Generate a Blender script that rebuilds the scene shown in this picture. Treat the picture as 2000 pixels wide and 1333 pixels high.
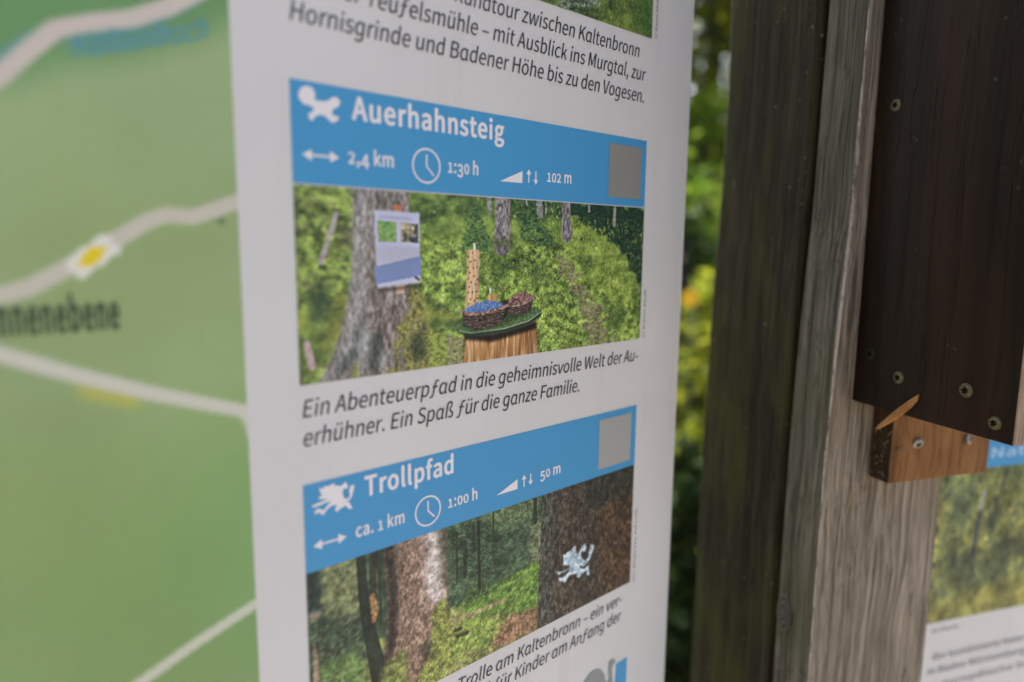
import bpy, bmesh, math, random
import numpy as np
from mathutils import Vector, Matrix, noise

for o in list(bpy.data.objects):
    bpy.data.objects.remove(o)
SC = bpy.context.scene
COL = SC.collection

# ------------------------------------------------------------------ camera
EYE = 1.5
PITCH, ROLL = math.radians(-8.138), math.radians(0.580)
fwd = Vector((0, math.cos(PITCH), math.sin(PITCH)))
up0 = Vector((0, -math.sin(PITCH), math.cos(PITCH)))
rt0 = Vector((1, 0, 0))
rt = math.cos(ROLL) * rt0 + math.sin(ROLL) * up0
up = -math.sin(ROLL) * rt0 + math.cos(ROLL) * up0
cam = bpy.data.cameras.new('camera')
cam.lens, cam.sensor_width = 24.0, 36.0
cam.clip_start, cam.clip_end = 0.02, 400
cam.dof.use_dof = True
cam.dof.focus_distance = 0.42
cam.dof.aperture_fstop = 2.55
cam.dof.aperture_blades = 0
camo = bpy.data.objects.new('camera', cam)
COL.objects.link(camo)
camo.matrix_world = Matrix(((rt.x, up.x, -fwd.x, 0), (rt.y, up.y, -fwd.y, 0), (rt.z, up.z, -fwd.z, EYE), (0, 0, 0, 1)))
SC.camera = camo

# ------------------------------------------------------------------ light
SUN_DIR = Vector((-0.05, 0.55, 0.83)).normalized()           # towards the sun: high, behind the boards, so their faces lie in shade
SUN_EL = math.asin(SUN_DIR.z)
SUN_AZ = math.atan2(SUN_DIR.x, SUN_DIR.y)
world = bpy.data.worlds.new('World')
SC.world = world
world.use_nodes = True
wn = world.node_tree.nodes
sky = wn.new('ShaderNodeTexSky')
sky.sky_type = 'NISHITA'
sky.sun_disc = False
sky.sun_elevation = SUN_EL
sky.sun_rotation = SUN_AZ
sky.dust_density = 5.0
sky.ozone_density = 0.6
world.node_tree.links.new(sky.outputs[0], wn['Background'].inputs[0])
wn['Background'].inputs[1].default_value = 0.13
sl = bpy.data.lights.new('sun', 'SUN')
sl.energy = 4.0
sl.angle = math.radians(0.5)
sl.color = (1.0, 0.95, 0.88)
so = bpy.data.objects.new('sun', sl)
COL.objects.link(so)
so.rotation_euler = SUN_DIR.to_track_quat('Z', 'Y').to_euler()
so.location = SUN_DIR * 20
SC.view_settings.view_transform = 'Standard'
SC.view_settings.look = 'None'
SC.view_settings.exposure = 1.6
SC.view_settings.gamma = 1.0
SC.render.engine = 'CYCLES'
SC.cycles.use_denoising = True
SC.cycles.max_bounces = 6
SC.cycles.sample_clamp_indirect = 6

# ------------------------------------------------------------------ helpers
def lin(c):
    c = c / 255.0
    return c / 12.92 if c <= 0.04045 else ((c + 0.055) / 1.055) ** 2.4

def col(r, g, b, k=1.0):
    return (min(lin(r) * k, 0.95), min(lin(g) * k, 0.95), min(lin(b) * k, 0.95), 1)

INK = 1.27      # ink reflectance for a tone as it looks in daylight

def frame(origin, x, z):
    y = z.cross(x)
    return Matrix(((x.x, y.x, z.x, origin.x), (x.y, y.y, z.y, origin.y), (x.z, y.z, z.z, origin.z), (0, 0, 0, 1)))

def thing(name, label, cat, m=None, group=None):
    o = bpy.data.objects.new(name, None)
    o.empty_display_size = 0.05
    COL.objects.link(o)
    if m is not None:
        o.matrix_world = m
    o['label'] = label
    o['category'] = cat
    if group:
        o['group'] = group
    return o

def tag(o, label=None, cat=None, group=None, kind=None):
    for k, v in (('label', label), ('category', cat), ('group', group), ('kind', kind)):
        if v:
            o[k] = v
    return o

def link(name, me, mat=None, parent=None, loc=None):
    o = bpy.data.objects.new(name, me)
    COL.objects.link(o)
    if parent is not None:
        o.parent = parent
    if loc is not None:
        o.location = loc
    if mat is not None:
        for m in (mat if isinstance(mat, (list, tuple)) else [mat]):
            me.materials.append(m)
    return o

def from_bm(name, bm, mat=None, parent=None, smooth=False, loc=None):
    me = bpy.data.meshes.new(name)
    bmesh.ops.recalc_face_normals(bm, faces=bm.faces)
    bm.to_mesh(me)
    bm.free()
    if smooth:
        me.polygons.foreach_set('use_smooth', [True] * len(me.polygons))
    return link(name, me, mat, parent, loc)

def raw_mesh(name, v, f, mat=None, parent=None, smooth=False, loc=None):
    me = bpy.data.meshes.new(name)
    me.from_pydata([tuple(p) for p in v], [], f)
    if smooth:
        me.polygons.foreach_set('use_smooth', [True] * len(me.polygons))
    return link(name, me, mat, parent, loc)

def box_bm(x0, x1, y0, y1, z0, z1, bev=0.0, seg=2):
    bm = bmesh.new()
    bmesh.ops.create_cube(bm, size=1)
    for v in bm.verts:
        v.co = Vector(((x0 + x1) / 2 + v.co.x * (x1 - x0), (y0 + y1) / 2 + v.co.y * (y1 - y0), (z0 + z1) / 2 + v.co.z * (z1 - z0)))
    if bev:
        bmesh.ops.bevel(bm, geom=list(bm.edges), offset=bev, segments=seg, affect='EDGES', profile=0.5)
    return bm

# ------------------------------------------------------------------ materials
def mat_new(name):
    m = bpy.data.materials.new(name)
    m.use_nodes = True
    return m, m.node_tree.nodes, m.node_tree.links, m.node_tree.nodes['Principled BSDF']

def flat_ink(name, rgb, rough=0.5, k=INK):
    m, n, l, b = mat_new(name)
    b.inputs['Base Color'].default_value = col(*rgb, k)
    b.inputs['Roughness'].default_value = rough
    b.inputs['Specular IOR Level'].default_value = 0.35
    return m

def attr_ink(name, rough=0.5):
    m, n, l, b = mat_new(name)
    a = n.new('ShaderNodeVertexColor')
    a.layer_name = 'ink'
    l.new(a.outputs[0], b.inputs['Base Color'])
    b.inputs['Roughness'].default_value = rough
    b.inputs['Specular IOR Level'].default_value = 0.35
    return m

def panel_white(name):
    m, n, l, b = mat_new(name)
    tc = n.new('ShaderNodeTexCoord')
    no = n.new('ShaderNodeTexNoise')
    no.inputs['Scale'].default_value = 9
    no.inputs['Detail'].default_value = 6
    l.new(tc.outputs['Object'], no.inputs['Vector'])
    r = n.new('ShaderNodeValToRGB')
    r.color_ramp.elements[0].position = 0.3
    r.color_ramp.elements[0].color = (0.665, 0.632, 0.612, 1)
    r.color_ramp.elements[1].position = 0.7
    r.color_ramp.elements[1].color = (0.705, 0.670, 0.648, 1)
    l.new(no.outputs[0], r.inputs[0])
    l.new(r.outputs[0], b.inputs['Base Color'])
    # weather marks: faint runs down the board and scattered specks of dirt
    mp = n.new('ShaderNodeMapping'); mp.inputs['Scale'].default_value = (60, 3, 60)
    run = n.new('ShaderNodeTexNoise'); run.inputs['Scale'].default_value = 1; run.inputs['Detail'].default_value = 5
    l.new(tc.outputs['Object'], mp.inputs[0]); l.new(mp.outputs[0], run.inputs['Vector'])
    vo = n.new('ShaderNodeTexVoronoi'); vo.inputs['Scale'].default_value = 110
    l.new(tc.outputs['Object'], vo.inputs['Vector'])
    f1 = n.new('ShaderNodeMapRange'); f1.inputs[1].default_value, f1.inputs[2].default_value, f1.inputs[4].default_value = 0.56, 0.8, 0.22
    l.new(run.outputs[0], f1.inputs[0])
    f2 = n.new('ShaderNodeMapRange'); f2.inputs[1].default_value, f2.inputs[2].default_value, f2.inputs[4].default_value = 0.045, 0.02, 0.35
    l.new(vo.outputs['Distance'], f2.inputs[0])
    fm = n.new('ShaderNodeMath'); fm.operation = 'MAXIMUM'
    l.new(f1.outputs[0], fm.inputs[0]); l.new(f2.outputs[0], fm.inputs[1])
    dm_ = n.new('ShaderNodeMix'); dm_.data_type = 'RGBA'; dm_.inputs[7].default_value = (0.42, 0.39, 0.34, 1)
    l.new(fm.outputs[0], dm_.inputs[0]); l.new(r.outputs[0], dm_.inputs[6])
    l.new(dm_.outputs[2], b.inputs['Base Color'])
    fine = n.new('ShaderNodeTexNoise')
    fine.inputs['Scale'].default_value = 1400
    fine.inputs['Detail'].default_value = 2
    l.new(tc.outputs['Object'], fine.inputs['Vector'])
    bu = n.new('ShaderNodeBump')
    bu.inputs['Strength'].default_value = 0.06
    bu.inputs['Distance'].default_value = 0.0004
    l.new(fine.outputs[0], bu.inputs['Height'])
    l.new(bu.outputs[0], b.inputs['Normal'])
    b.inputs['Roughness'].default_value = 0.5
    b.inputs['Specular IOR Level'].default_value = 0.35
    return m

def wood(name, dark, mid, pale, across=55, along=2.2, moss=None, moss_amt=0.0, crack=0.5, rough=0.85, bump=0.5, red=None, spots=0.0, contrast=0.5, fine_k=7, fine_w=0.42):
    """timber with its grain along the object's local Y"""
    m, n, l, b = mat_new(name)
    tc = n.new('ShaderNodeTexCoord')
    # slow wander of the grain
    wob = n.new('ShaderNodeTexNoise')
    wob.inputs['Scale'].default_value = 7
    wob.inputs['Detail'].default_value = 2
    l.new(tc.outputs['Object'], wob.inputs['Vector'])
    mixv = n.new('ShaderNodeVectorMath')
    mixv.operation = 'MULTIPLY_ADD'
    mixv.inputs[1].default_value = (0.012, 0.0, 0.012)
    l.new(wob.outputs['Color'], mixv.inputs[0])
    l.new(tc.outputs['Object'], mixv.inputs[2])
    def streak(a, c, detail, seed):
        mp = n.new('ShaderNodeMapping')
        mp.inputs['Scale'].default_value = (a, c, a)
        mp.inputs['Location'].default_value = (seed, seed * 0.7, seed * 1.3)
        l.new(mixv.outputs[0], mp.inputs[0])
        t = n.new('ShaderNodeTexNoise')
        t.inputs['Scale'].default_value = 1
        t.inputs['Detail'].default_value = detail
        t.inputs['Roughness'].default_value = 0.62
        l.new(mp.outputs[0], t.inputs['Vector'])
        return t
    g1 = streak(across, along, 8, 1.0)
    g2 = streak(across * fine_k, along * 5, 4, 4.0)
    mx = n.new('ShaderNodeMath'); mx.operation = 'MULTIPLY_ADD'
    mx.inputs[1].default_value = fine_w
    l.new(g2.outputs[0], mx.inputs[0])
    h = n.new('ShaderNodeMath'); h.operation = 'MULTIPLY'; h.inputs[1].default_value = 1.04 - fine_w
    l.new(g1.outputs[0], h.inputs[0]); l.new(h.outputs[0], mx.inputs[2])
    ramp = n.new('ShaderNodeValToRGB')
    e = ramp.color_ramp.elements
    half = 0.16 - 0.09 * (contrast - 0.5) * 2
    e[0].position, e[0].color = 0.52 - half, (*dark, 1)
    e[1].position, e[1].color = 0.52 + half, (*pale, 1)
    k = ramp.color_ramp.elements.new(0.52); k.color = (*mid, 1)
    l.new(mx.outputs[0], ramp.inputs[0])
    out = ramp.outputs[0]
    def blend(fac_socket, colour, src):
        q = n.new('ShaderNodeMix'); q.data_type = 'RGBA'
        l.new(fac_socket, q.inputs[0]); l.new(src, q.inputs[6]); q.inputs[7].default_value = (*colour, 1)
        return q.outputs[2]
    def thresh(src, lo, hi, amt):
        r = n.new('ShaderNodeMapRange')
        r.inputs[1].default_value, r.inputs[2].default_value = lo, hi
        r.inputs[3].default_value, r.inputs[4].default_value = 0.0, amt
        l.new(src, r.inputs[0])
        return r.outputs[0]
    if red:
        rr = streak(18, 2.5, 3, 9.0)
        out = blend(thresh(rr.outputs[0], 0.52, 0.70, 0.75), red, out)
    if moss:
        mo = n.new('ShaderNodeTexNoise'); mo.inputs['Scale'].default_value = 14; mo.inputs['Detail'].default_value = 7
        mp = n.new('ShaderNodeMapping'); mp.inputs['Scale'].default_value = (1.6, 0.55, 1.6)
        l.new(tc.outputs['Object'], mp.inputs[0]); l.new(mp.outputs[0], mo.inputs['Vector'])
        out = blend(thresh(mo.outputs[0], 0.45, 0.66, moss_amt), moss, out)
    if spots:
        sp = n.new('ShaderNodeTexVoronoi'); sp.inputs['Scale'].default_value = 150
        l.new(tc.outputs['Object'], sp.inputs['Vector'])
        s2 = n.new('ShaderNodeTexNoise'); s2.inputs['Scale'].default_value = 30
        l.new(tc.outputs['Object'], s2.inputs['Vector'])
        a = thresh(sp.outputs['Distance'], 0.22, 0.05, 1.0)
        c2 = thresh(s2.outputs[0], 0.58, 0.72, spots)
        mm = n.new('ShaderNodeMath'); mm.operation = 'MULTIPLY'
        l.new(a, mm.inputs[0]); l.new(c2, mm.inputs[1])
        out = blend(mm.outputs[0], (0.26, 0.25, 0.15), out)
    # drying cracks: thin dark lines with the grain
    cr = streak(across * 1.3, along * 0.45, 3, 13.0)
    sub = n.new('ShaderNodeMath'); sub.operation = 'SUBTRACT'; sub.inputs[1].default_value = 0.5
    ab = n.new('ShaderNodeMath'); ab.operation = 'ABSOLUTE'
    l.new(cr.outputs[0], sub.inputs[0]); l.new(sub.outputs[0], ab.inputs[0])
    crf = thresh(ab.outputs[0], 0.012, 0.0, crack)
    out = blend(crf, tuple(c * 0.25 for c in dark), out)
    l.new(out, b.inputs['Base Color'])
    hs = n.new('ShaderNodeMath'); hs.operation = 'SUBTRACT'
    l.new(mx.outputs[0], hs.inputs[0]); l.new(crf, hs.inputs[1])
    bu = n.new('ShaderNodeBump')
    bu.inputs['Strength'].default_value = bump
    bu.inputs['Distance'].default_value = 0.0015
    l.new(hs.outputs[0], bu.inputs['Height'])
    l.new(bu.outputs[0], b.inputs['Normal'])
    b.inputs['Roughness'].default_value = rough
    b.inputs['Specular IOR Level'].default_value = 0.2
    return m

def leaf_mat(name, a, b2, trans=0.45):
    m, n, l, b = mat_new(name)
    g = n.new('ShaderNodeNewGeometry')
    r = n.new('ShaderNodeValToRGB')
    r.color_ramp.elements[0].color = (*a, 1)
    r.color_ramp.elements[1].color = (*b2, 1)
    l.new(g.outputs['Random Per Island'], r.inputs[0])
    l.new(r.outputs[0], b.inputs['Base Color'])
    b.inputs['Roughness'].default_value = 0.7
    b.inputs['Specular IOR Level'].default_value = 0.12
    t = n.new('ShaderNodeBsdfTranslucent')
    l.new(r.outputs[0], t.inputs['Color'])
    mx = n.new('ShaderNodeMixShader')
    mx.inputs[0].default_value = trans
    l.new(b.outputs[0], mx.inputs[1]); l.new(t.outputs[0], mx.inputs[2])
    l.new(mx.outputs[0], n['Material Output'].inputs[0])
    return m

def simple(name, rgb, rough=0.6, metal=0.0, spec=0.5):
    m, n, l, b = mat_new(name)
    b.inputs['Base Color'].default_value = (*rgb, 1)
    b.inputs['Roughness'].default_value = rough
    b.inputs['Metallic'].default_value = metal
    b.inputs['Specular IOR Level'].default_value = spec
    return m

def noisy(name, a, b2, scale=20, rough=0.8, metal=0.0):
    m, n, l, b = mat_new(name)
    tc = n.new('ShaderNodeTexCoord')
    t = n.new('ShaderNodeTexNoise'); t.inputs['Scale'].default_value = scale; t.inputs['Detail'].default_value = 8
    l.new(tc.outputs['Object'], t.inputs['Vector'])
    r = n.new('ShaderNodeValToRGB')
    r.color_ramp.elements[0].position = 0.35; r.color_ramp.elements[0].color = (*a, 1)
    r.color_ramp.elements[1].position = 0.65; r.color_ramp.elements[1].color = (*b2, 1)
    l.new(t.outputs[0], r.inputs[0]); l.new(r.outputs[0], b.inputs['Base Color'])
    b.inputs['Roughness'].default_value = rough; b.inputs['Metallic'].default_value = metal
    bu = n.new('ShaderNodeBump'); bu.inputs['Strength'].default_value = 0.4; bu.inputs['Distance'].default_value = 0.01
    l.new(t.outputs[0], bu.inputs['Height']); l.new(bu.outputs[0], b.inputs['Normal'])
    return m

# ------------------------------------------------------------------ lettering
GLYPHS = {   # letter: (advance, [outline points x, y, ...], ...) with the capital height as 500
    ',': (190, [51, -130, 85, -111, 113, -87, 133, -58, 146, -25, 151, 13, 147, 44, 137, 67, 120, 81, 98, 86, 80, 83, 65, 74, 55, 61, 51, 42, 55, 24, 65, 10, 79, 2, 97, -1, 104, -1, 99, -30, 86, -55, 65, -76, 36, -93]),
    '-': (237, [31, 167, 206, 167, 206, 215, 31, 215]),
    '.': (190, [95, -9, 112, -5, 127, 4, 136, 19, 140, 38, 136, 58, 127, 73, 112, 83, 95, 86, 77, 83, 63, 73, 53, 58, 50, 38, 53, 19, 63, 4, 77, -5]),
    '0': (379, [190, -9, 242, 1, 285, 33, 318, 85, 338, 158, 345, 252, 338, 345, 318, 417, 285, 468, 242, 499, 190, 509, 137, 499, 94, 468, 61, 417, 41, 345, 34, 252, 41, 158, 61, 85, 94, 33, 137, 1], [190, 42, 158, 49, 132, 73, 111, 114, 99, 174, 94, 252, 99, 329, 111, 388, 132, 429, 158, 452, 190, 460, 221, 452, 248, 429, 268, 388, 281, 329, 285, 252, 281, 174, 268, 114, 248, 73, 221, 49]),
    '1': (379, [60, 0, 334, 0, 334, 52, 234, 52, 234, 500, 186, 500, 165, 489, 141, 479, 114, 471, 83, 465, 83, 425, 172, 425, 172, 52, 60, 52]),
    '2': (379, [30, 0, 344, 0, 344, 54, 206, 54, 186, 53, 165, 52, 144, 51, 124, 49, 190, 115, 244, 178, 285, 241, 311, 302, 321, 362, 314, 412, 295, 452, 265, 483, 224, 502, 175, 509, 139, 506, 107, 496, 78, 481, 52, 460, 27, 436, 63, 400, 81, 419, 100, 435, 121, 448, 143, 456, 167, 458, 201, 454, 226, 440, 245, 419, 256, 392, 259, 359, 250, 306, 224, 248, 178, 185, 114, 115, 30, 37]),
    '3': (379, [179, -9, 230, -3, 275, 16, 309, 45, 332, 85, 340, 134, 335, 172, 320, 204, 297, 230, 268, 248, 235, 261, 235, 264, 264, 278, 289, 297, 307, 321, 319, 350, 323, 384, 316, 427, 296, 462, 265, 488, 225, 503, 177, 509, 144, 506, 114, 498, 87, 485, 62, 469, 38, 450, 72, 410, 94, 430, 119, 445, 146, 455, 175, 458, 211, 453, 237, 437, 254, 412, 260, 379, 255, 349, 241, 322, 215, 302, 176, 289, 121, 284, 121, 236, 182, 231, 226, 218, 256, 197, 272, 169, 277, 136, 272, 104, 258, 78, 237, 59, 209, 47, 175, 43, 144, 46, 116, 54, 92, 67, 71, 83, 52, 100, 20, 60, 41, 39, 68, 20, 99, 5, 136, -5]),
    '4': (379, [232, 0, 291, 0, 291, 138, 357, 138, 357, 188, 291, 188, 291, 500, 222, 500, 14, 179, 14, 138, 232, 138], [232, 188, 78, 188, 192, 358, 203, 377, 213, 395, 223, 414, 233, 432, 235, 432, 234, 410, 233, 386, 232, 362, 232, 341]),
    '5': (379, [179, -9, 228, -2, 273, 20, 309, 55, 333, 103, 342, 162, 335, 221, 313, 266, 280, 298, 239, 316, 192, 322, 170, 321, 151, 317, 134, 310, 117, 302, 130, 447, 318, 447, 318, 500, 75, 500, 59, 267, 92, 246, 112, 258, 132, 267, 152, 273, 175, 275, 210, 270, 239, 255, 261, 232, 274, 200, 279, 161, 274, 121, 259, 88, 236, 63, 206, 48, 173, 43, 140, 46, 112, 54, 88, 66, 68, 81, 50, 98, 18, 57, 41, 38, 67, 20, 98, 5, 135, -5]),
    ':': (190, [95, 266, 112, 269, 127, 279, 136, 294, 140, 314, 136, 333, 127, 348, 112, 358, 95, 362, 77, 358, 63, 348, 53, 333, 50, 314, 53, 294, 63, 279, 77, 269], [95, -9, 112, -5, 127, 4, 136, 19, 140, 38, 136, 58, 127, 73, 112, 83, 95, 86, 77, 83, 63, 73, 53, 58, 50, 38, 53, 19, 63, 4, 77, -5]),
    'A': (415, [3, 0, 66, 0, 115, 153, 297, 153, 345, 0, 412, 0, 242, 500, 172, 500], [130, 203, 155, 280, 165, 313, 176, 347, 185, 380, 195, 414, 205, 449, 207, 449, 217, 414, 227, 381, 237, 347, 247, 313, 258, 280, 282, 203]),
    'B': (448, [69, 0, 228, 0, 291, 6, 343, 23, 383, 53, 408, 94, 417, 147, 413, 184, 399, 215, 377, 239, 349, 256, 316, 266, 316, 269, 341, 282, 362, 300, 377, 323, 386, 349, 389, 378, 381, 424, 357, 459, 321, 482, 274, 496, 217, 500, 69, 500], [132, 288, 132, 450, 209, 450, 251, 447, 284, 439, 308, 423, 322, 401, 327, 370, 322, 342, 309, 319, 286, 302, 252, 291, 206, 288], [132, 50, 132, 239, 219, 239, 267, 235, 305, 225, 333, 207, 350, 182, 355, 149, 349, 113, 332, 85, 304, 66, 266, 54, 219, 50]),
    'E': (402, [69, 0, 364, 0, 364, 54, 132, 54, 132, 236, 321, 236, 321, 290, 132, 290, 132, 447, 357, 447, 357, 500, 69, 500]),
    'F': (377, [69, 0, 132, 0, 132, 224, 323, 224, 323, 278, 132, 278, 132, 447, 357, 447, 357, 500, 69, 500]),
    'H': (497, [69, 0, 132, 0, 132, 236, 365, 236, 365, 0, 428, 0, 428, 500, 365, 500, 365, 291, 132, 291, 132, 500, 69, 500]),
    'K': (441, [69, 0, 132, 0, 132, 158, 218, 261, 368, 0, 438, 0, 257, 310, 414, 500, 342, 500, 133, 249, 132, 249, 132, 500, 69, 500]),
    'M': (554, [69, 0, 126, 0, 126, 277, 125, 305, 124, 335, 122, 366, 120, 396, 117, 424, 120, 424, 160, 310, 255, 50, 297, 50, 392, 310, 432, 424, 435, 424, 432, 396, 430, 366, 428, 335, 427, 305, 426, 277, 426, 0, 485, 0, 485, 500, 409, 500, 314, 233, 305, 207, 297, 181, 288, 154, 279, 128, 276, 128, 267, 154, 258, 181, 249, 207, 240, 233, 145, 500, 69, 500]),
    'N': (493, [69, 0, 128, 0, 128, 263, 128, 294, 126, 326, 125, 357, 123, 388, 121, 419, 123, 419, 177, 316, 359, 0, 424, 0, 424, 500, 364, 500, 364, 240, 365, 209, 366, 176, 368, 144, 371, 112, 373, 82, 370, 82, 316, 185, 133, 500, 69, 500]),
    'R': (433, [132, 263, 132, 449, 216, 449, 258, 446, 292, 436, 317, 420, 332, 395, 337, 360, 332, 325, 317, 298, 292, 278, 258, 266, 216, 263], [343, 0, 414, 0, 287, 219, 325, 232, 356, 253, 380, 281, 395, 317, 400, 360, 391, 415, 368, 454, 330, 481, 282, 495, 225, 500, 69, 500, 69, 0, 132, 0, 132, 212, 222, 212]),
    'S': (407, [207, -9, 265, -2, 312, 18, 347, 49, 370, 88, 377, 133, 372, 173, 358, 205, 336, 230, 307, 250, 274, 267, 203, 297, 180, 308, 157, 320, 138, 335, 125, 355, 120, 381, 124, 406, 137, 426, 156, 441, 182, 450, 214, 454, 240, 452, 265, 446, 287, 436, 308, 423, 327, 407, 360, 447, 337, 468, 311, 485, 281, 498, 248, 506, 214, 509, 162, 503, 119, 484, 85, 456, 64, 420, 56, 377, 62, 337, 78, 306, 102, 281, 129, 262, 158, 248, 229, 217, 256, 204, 279, 191, 297, 175, 309, 155, 313, 128, 309, 101, 295, 78, 274, 61, 244, 50, 208, 46, 177, 49, 147, 57, 119, 70, 93, 88, 70, 108, 33, 65, 61, 40, 92, 19, 128, 4, 166, -6]),
    'T': (409, [173, 0, 236, 0, 236, 447, 387, 447, 387, 500, 21, 500, 21, 447, 173, 447]),
    'V': (392, [160, 0, 233, 0, 392, 500, 328, 500, 248, 229, 238, 195, 229, 163, 220, 131, 210, 98, 199, 64, 196, 64, 148, 229, 67, 500, 1, 500]),
    'W': (599, [123, 0, 198, 0, 273, 302, 279, 331, 286, 359, 292, 387, 298, 415, 301, 415, 325, 302, 401, 0, 477, 0, 580, 500, 520, 500, 467, 228, 439, 65, 435, 65, 400, 228, 330, 500, 272, 500, 203, 228, 168, 65, 165, 65, 135, 228, 83, 500, 18, 500]),
    'a': (384, [148, -9, 175, -6, 201, 1, 225, 13, 249, 28, 271, 44, 273, 44, 278, 0, 329, 0, 329, 228, 325, 279, 310, 321, 286, 353, 249, 373, 201, 380, 166, 377, 134, 369, 104, 358, 78, 345, 56, 332, 80, 289, 99, 300, 119, 311, 142, 320, 166, 326, 191, 328, 222, 323, 244, 309, 258, 288, 265, 263, 267, 235, 183, 221, 119, 201, 75, 175, 49, 140, 40, 96, 45, 60, 60, 30, 83, 9, 113, -4], [166, 42, 140, 45, 119, 55, 105, 73, 100, 100, 106, 127, 123, 149, 155, 168, 202, 182, 267, 193, 267, 90, 241, 69, 216, 54, 192, 45]),
    'b': (422, [226, -9, 275, 0, 319, 25, 354, 66, 378, 121, 387, 191, 381, 255, 362, 307, 333, 346, 291, 371, 239, 380, 215, 377, 190, 370, 167, 359, 144, 344, 123, 328, 126, 394, 126, 543, 63, 543, 63, 0, 113, 0, 118, 38, 121, 38, 146, 18, 172, 4, 199, -6], [216, 44, 196, 46, 173, 52, 150, 64, 126, 82, 126, 277, 151, 299, 176, 314, 200, 324, 224, 327, 261, 321, 289, 303, 308, 274, 319, 236, 322, 190, 317, 140, 302, 99, 280, 69, 250, 50]),
    'c': (348, [209, -9, 235, -7, 261, -1, 285, 9, 308, 22, 329, 38, 302, 80, 283, 65, 262, 54, 239, 46, 214, 43, 176, 50, 144, 68, 120, 98, 105, 137, 100, 185, 105, 232, 121, 272, 146, 302, 178, 321, 216, 327, 237, 325, 256, 319, 274, 308, 290, 295, 321, 336, 300, 353, 276, 367, 247, 376, 214, 380, 158, 372, 110, 347, 71, 307, 45, 253, 35, 185, 44, 118, 68, 64, 105, 24, 153, -1]),
    'd': (423, [189, -9, 215, -6, 239, 1, 262, 13, 283, 27, 302, 44, 304, 44, 309, 0, 360, 0, 360, 543, 297, 543, 297, 400, 301, 337, 277, 355, 253, 368, 227, 377, 196, 380, 147, 371, 103, 346, 68, 305, 45, 251, 36, 185, 43, 117, 63, 63, 95, 24, 137, -1], [203, 44, 167, 50, 139, 68, 118, 97, 105, 136, 100, 186, 106, 233, 121, 272, 144, 302, 173, 321, 207, 327, 230, 325, 252, 318, 275, 306, 297, 289, 297, 94, 274, 72, 251, 56, 227, 47]),
    'e': (378, [213, -9, 241, -7, 268, -2, 292, 6, 314, 17, 334, 29, 312, 70, 291, 58, 269, 49, 245, 43, 220, 41, 180, 47, 147, 64, 122, 91, 104, 127, 97, 171, 347, 171, 348, 178, 348, 187, 349, 196, 349, 206, 343, 265, 324, 313, 294, 349, 253, 372, 201, 380, 152, 371, 106, 346, 69, 306, 45, 252, 35, 185, 44, 118, 69, 64, 108, 24, 156, 0], [96, 215, 105, 255, 122, 287, 145, 311, 172, 325, 203, 330, 234, 325, 260, 311, 279, 288, 291, 256, 295, 215]),
    'f': (222, [23, 320, 73, 320, 73, 0, 135, 0, 135, 320, 214, 320, 214, 370, 135, 370, 135, 429, 138, 461, 148, 483, 164, 497, 188, 502, 198, 501, 208, 499, 219, 496, 229, 492, 243, 540, 229, 545, 214, 549, 198, 551, 181, 552, 141, 546, 111, 530, 90, 505, 77, 471, 73, 430, 73, 370, 23, 367]),
    'g': (385, [188, -171, 251, -164, 303, -145, 342, -117, 367, -82, 375, -42, 370, -10, 354, 15, 328, 32, 292, 42, 246, 46, 173, 46, 142, 49, 122, 57, 112, 70, 108, 86, 110, 100, 115, 111, 123, 121, 132, 130, 145, 125, 159, 121, 173, 118, 187, 117, 230, 123, 268, 140, 297, 167, 316, 202, 323, 246, 320, 269, 314, 290, 305, 308, 293, 323, 368, 323, 368, 370, 239, 370, 229, 374, 216, 377, 202, 379, 187, 380, 144, 374, 106, 357, 76, 329, 56, 293, 48, 248, 53, 216, 63, 188, 79, 165, 97, 148, 97, 145, 82, 133, 69, 117, 60, 98, 56, 76, 58, 56, 65, 39, 76, 26, 89, 16, 89, 12, 66, -5, 49, -26, 38, -48, 35, -72, 42, -106, 63, -134, 95, -154, 137, -166], [187, 160, 163, 164, 141, 175, 124, 193, 113, 218, 108, 248, 115, 284, 132, 311, 157, 328, 187, 334, 212, 330, 234, 319, 251, 302, 262, 278, 266, 248, 262, 218, 251, 193, 233, 175, 212, 164], [196, -128, 159, -125, 130, -116, 108, -103, 94, -85, 89, -63, 91, -47, 98, -31, 110, -15, 127, 0, 139, -3, 152, -4, 164, -5, 175, -5, 239, -5, 271, -8, 295, -16, 309, -30, 314, -53, 308, -75, 293, -95, 269, -112, 236, -123]),
    'h': (414, [63, 0, 126, 0, 126, 269, 151, 293, 175, 311, 200, 322, 226, 325, 253, 322, 272, 311, 286, 291, 294, 263, 297, 226, 297, 0, 359, 0, 359, 235, 354, 286, 341, 326, 319, 356, 287, 374, 246, 380, 217, 377, 190, 368, 166, 354, 144, 337, 123, 318, 126, 394, 126, 543, 63, 543]),
    'i': (188, [63, 0, 126, 0, 126, 370, 63, 370], [94, 447, 111, 450, 124, 458, 133, 471, 136, 488, 133, 505, 124, 517, 111, 526, 94, 529, 77, 526, 64, 517, 56, 505, 53, 488, 56, 471, 64, 458, 77, 450]),
    'k': (377, [63, 0, 124, 0, 124, 98, 194, 179, 302, 0, 370, 0, 230, 221, 353, 370, 284, 370, 127, 175, 124, 175, 124, 543, 63, 543]),
    'l': (194, [128, -9, 140, -8, 149, -7, 157, -5, 164, -3, 156, 44, 151, 44, 148, 43, 145, 43, 143, 43, 136, 44, 130, 49, 127, 57, 126, 70, 126, 543, 63, 543, 63, 74, 66, 39, 78, 13, 98, -3]),
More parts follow.
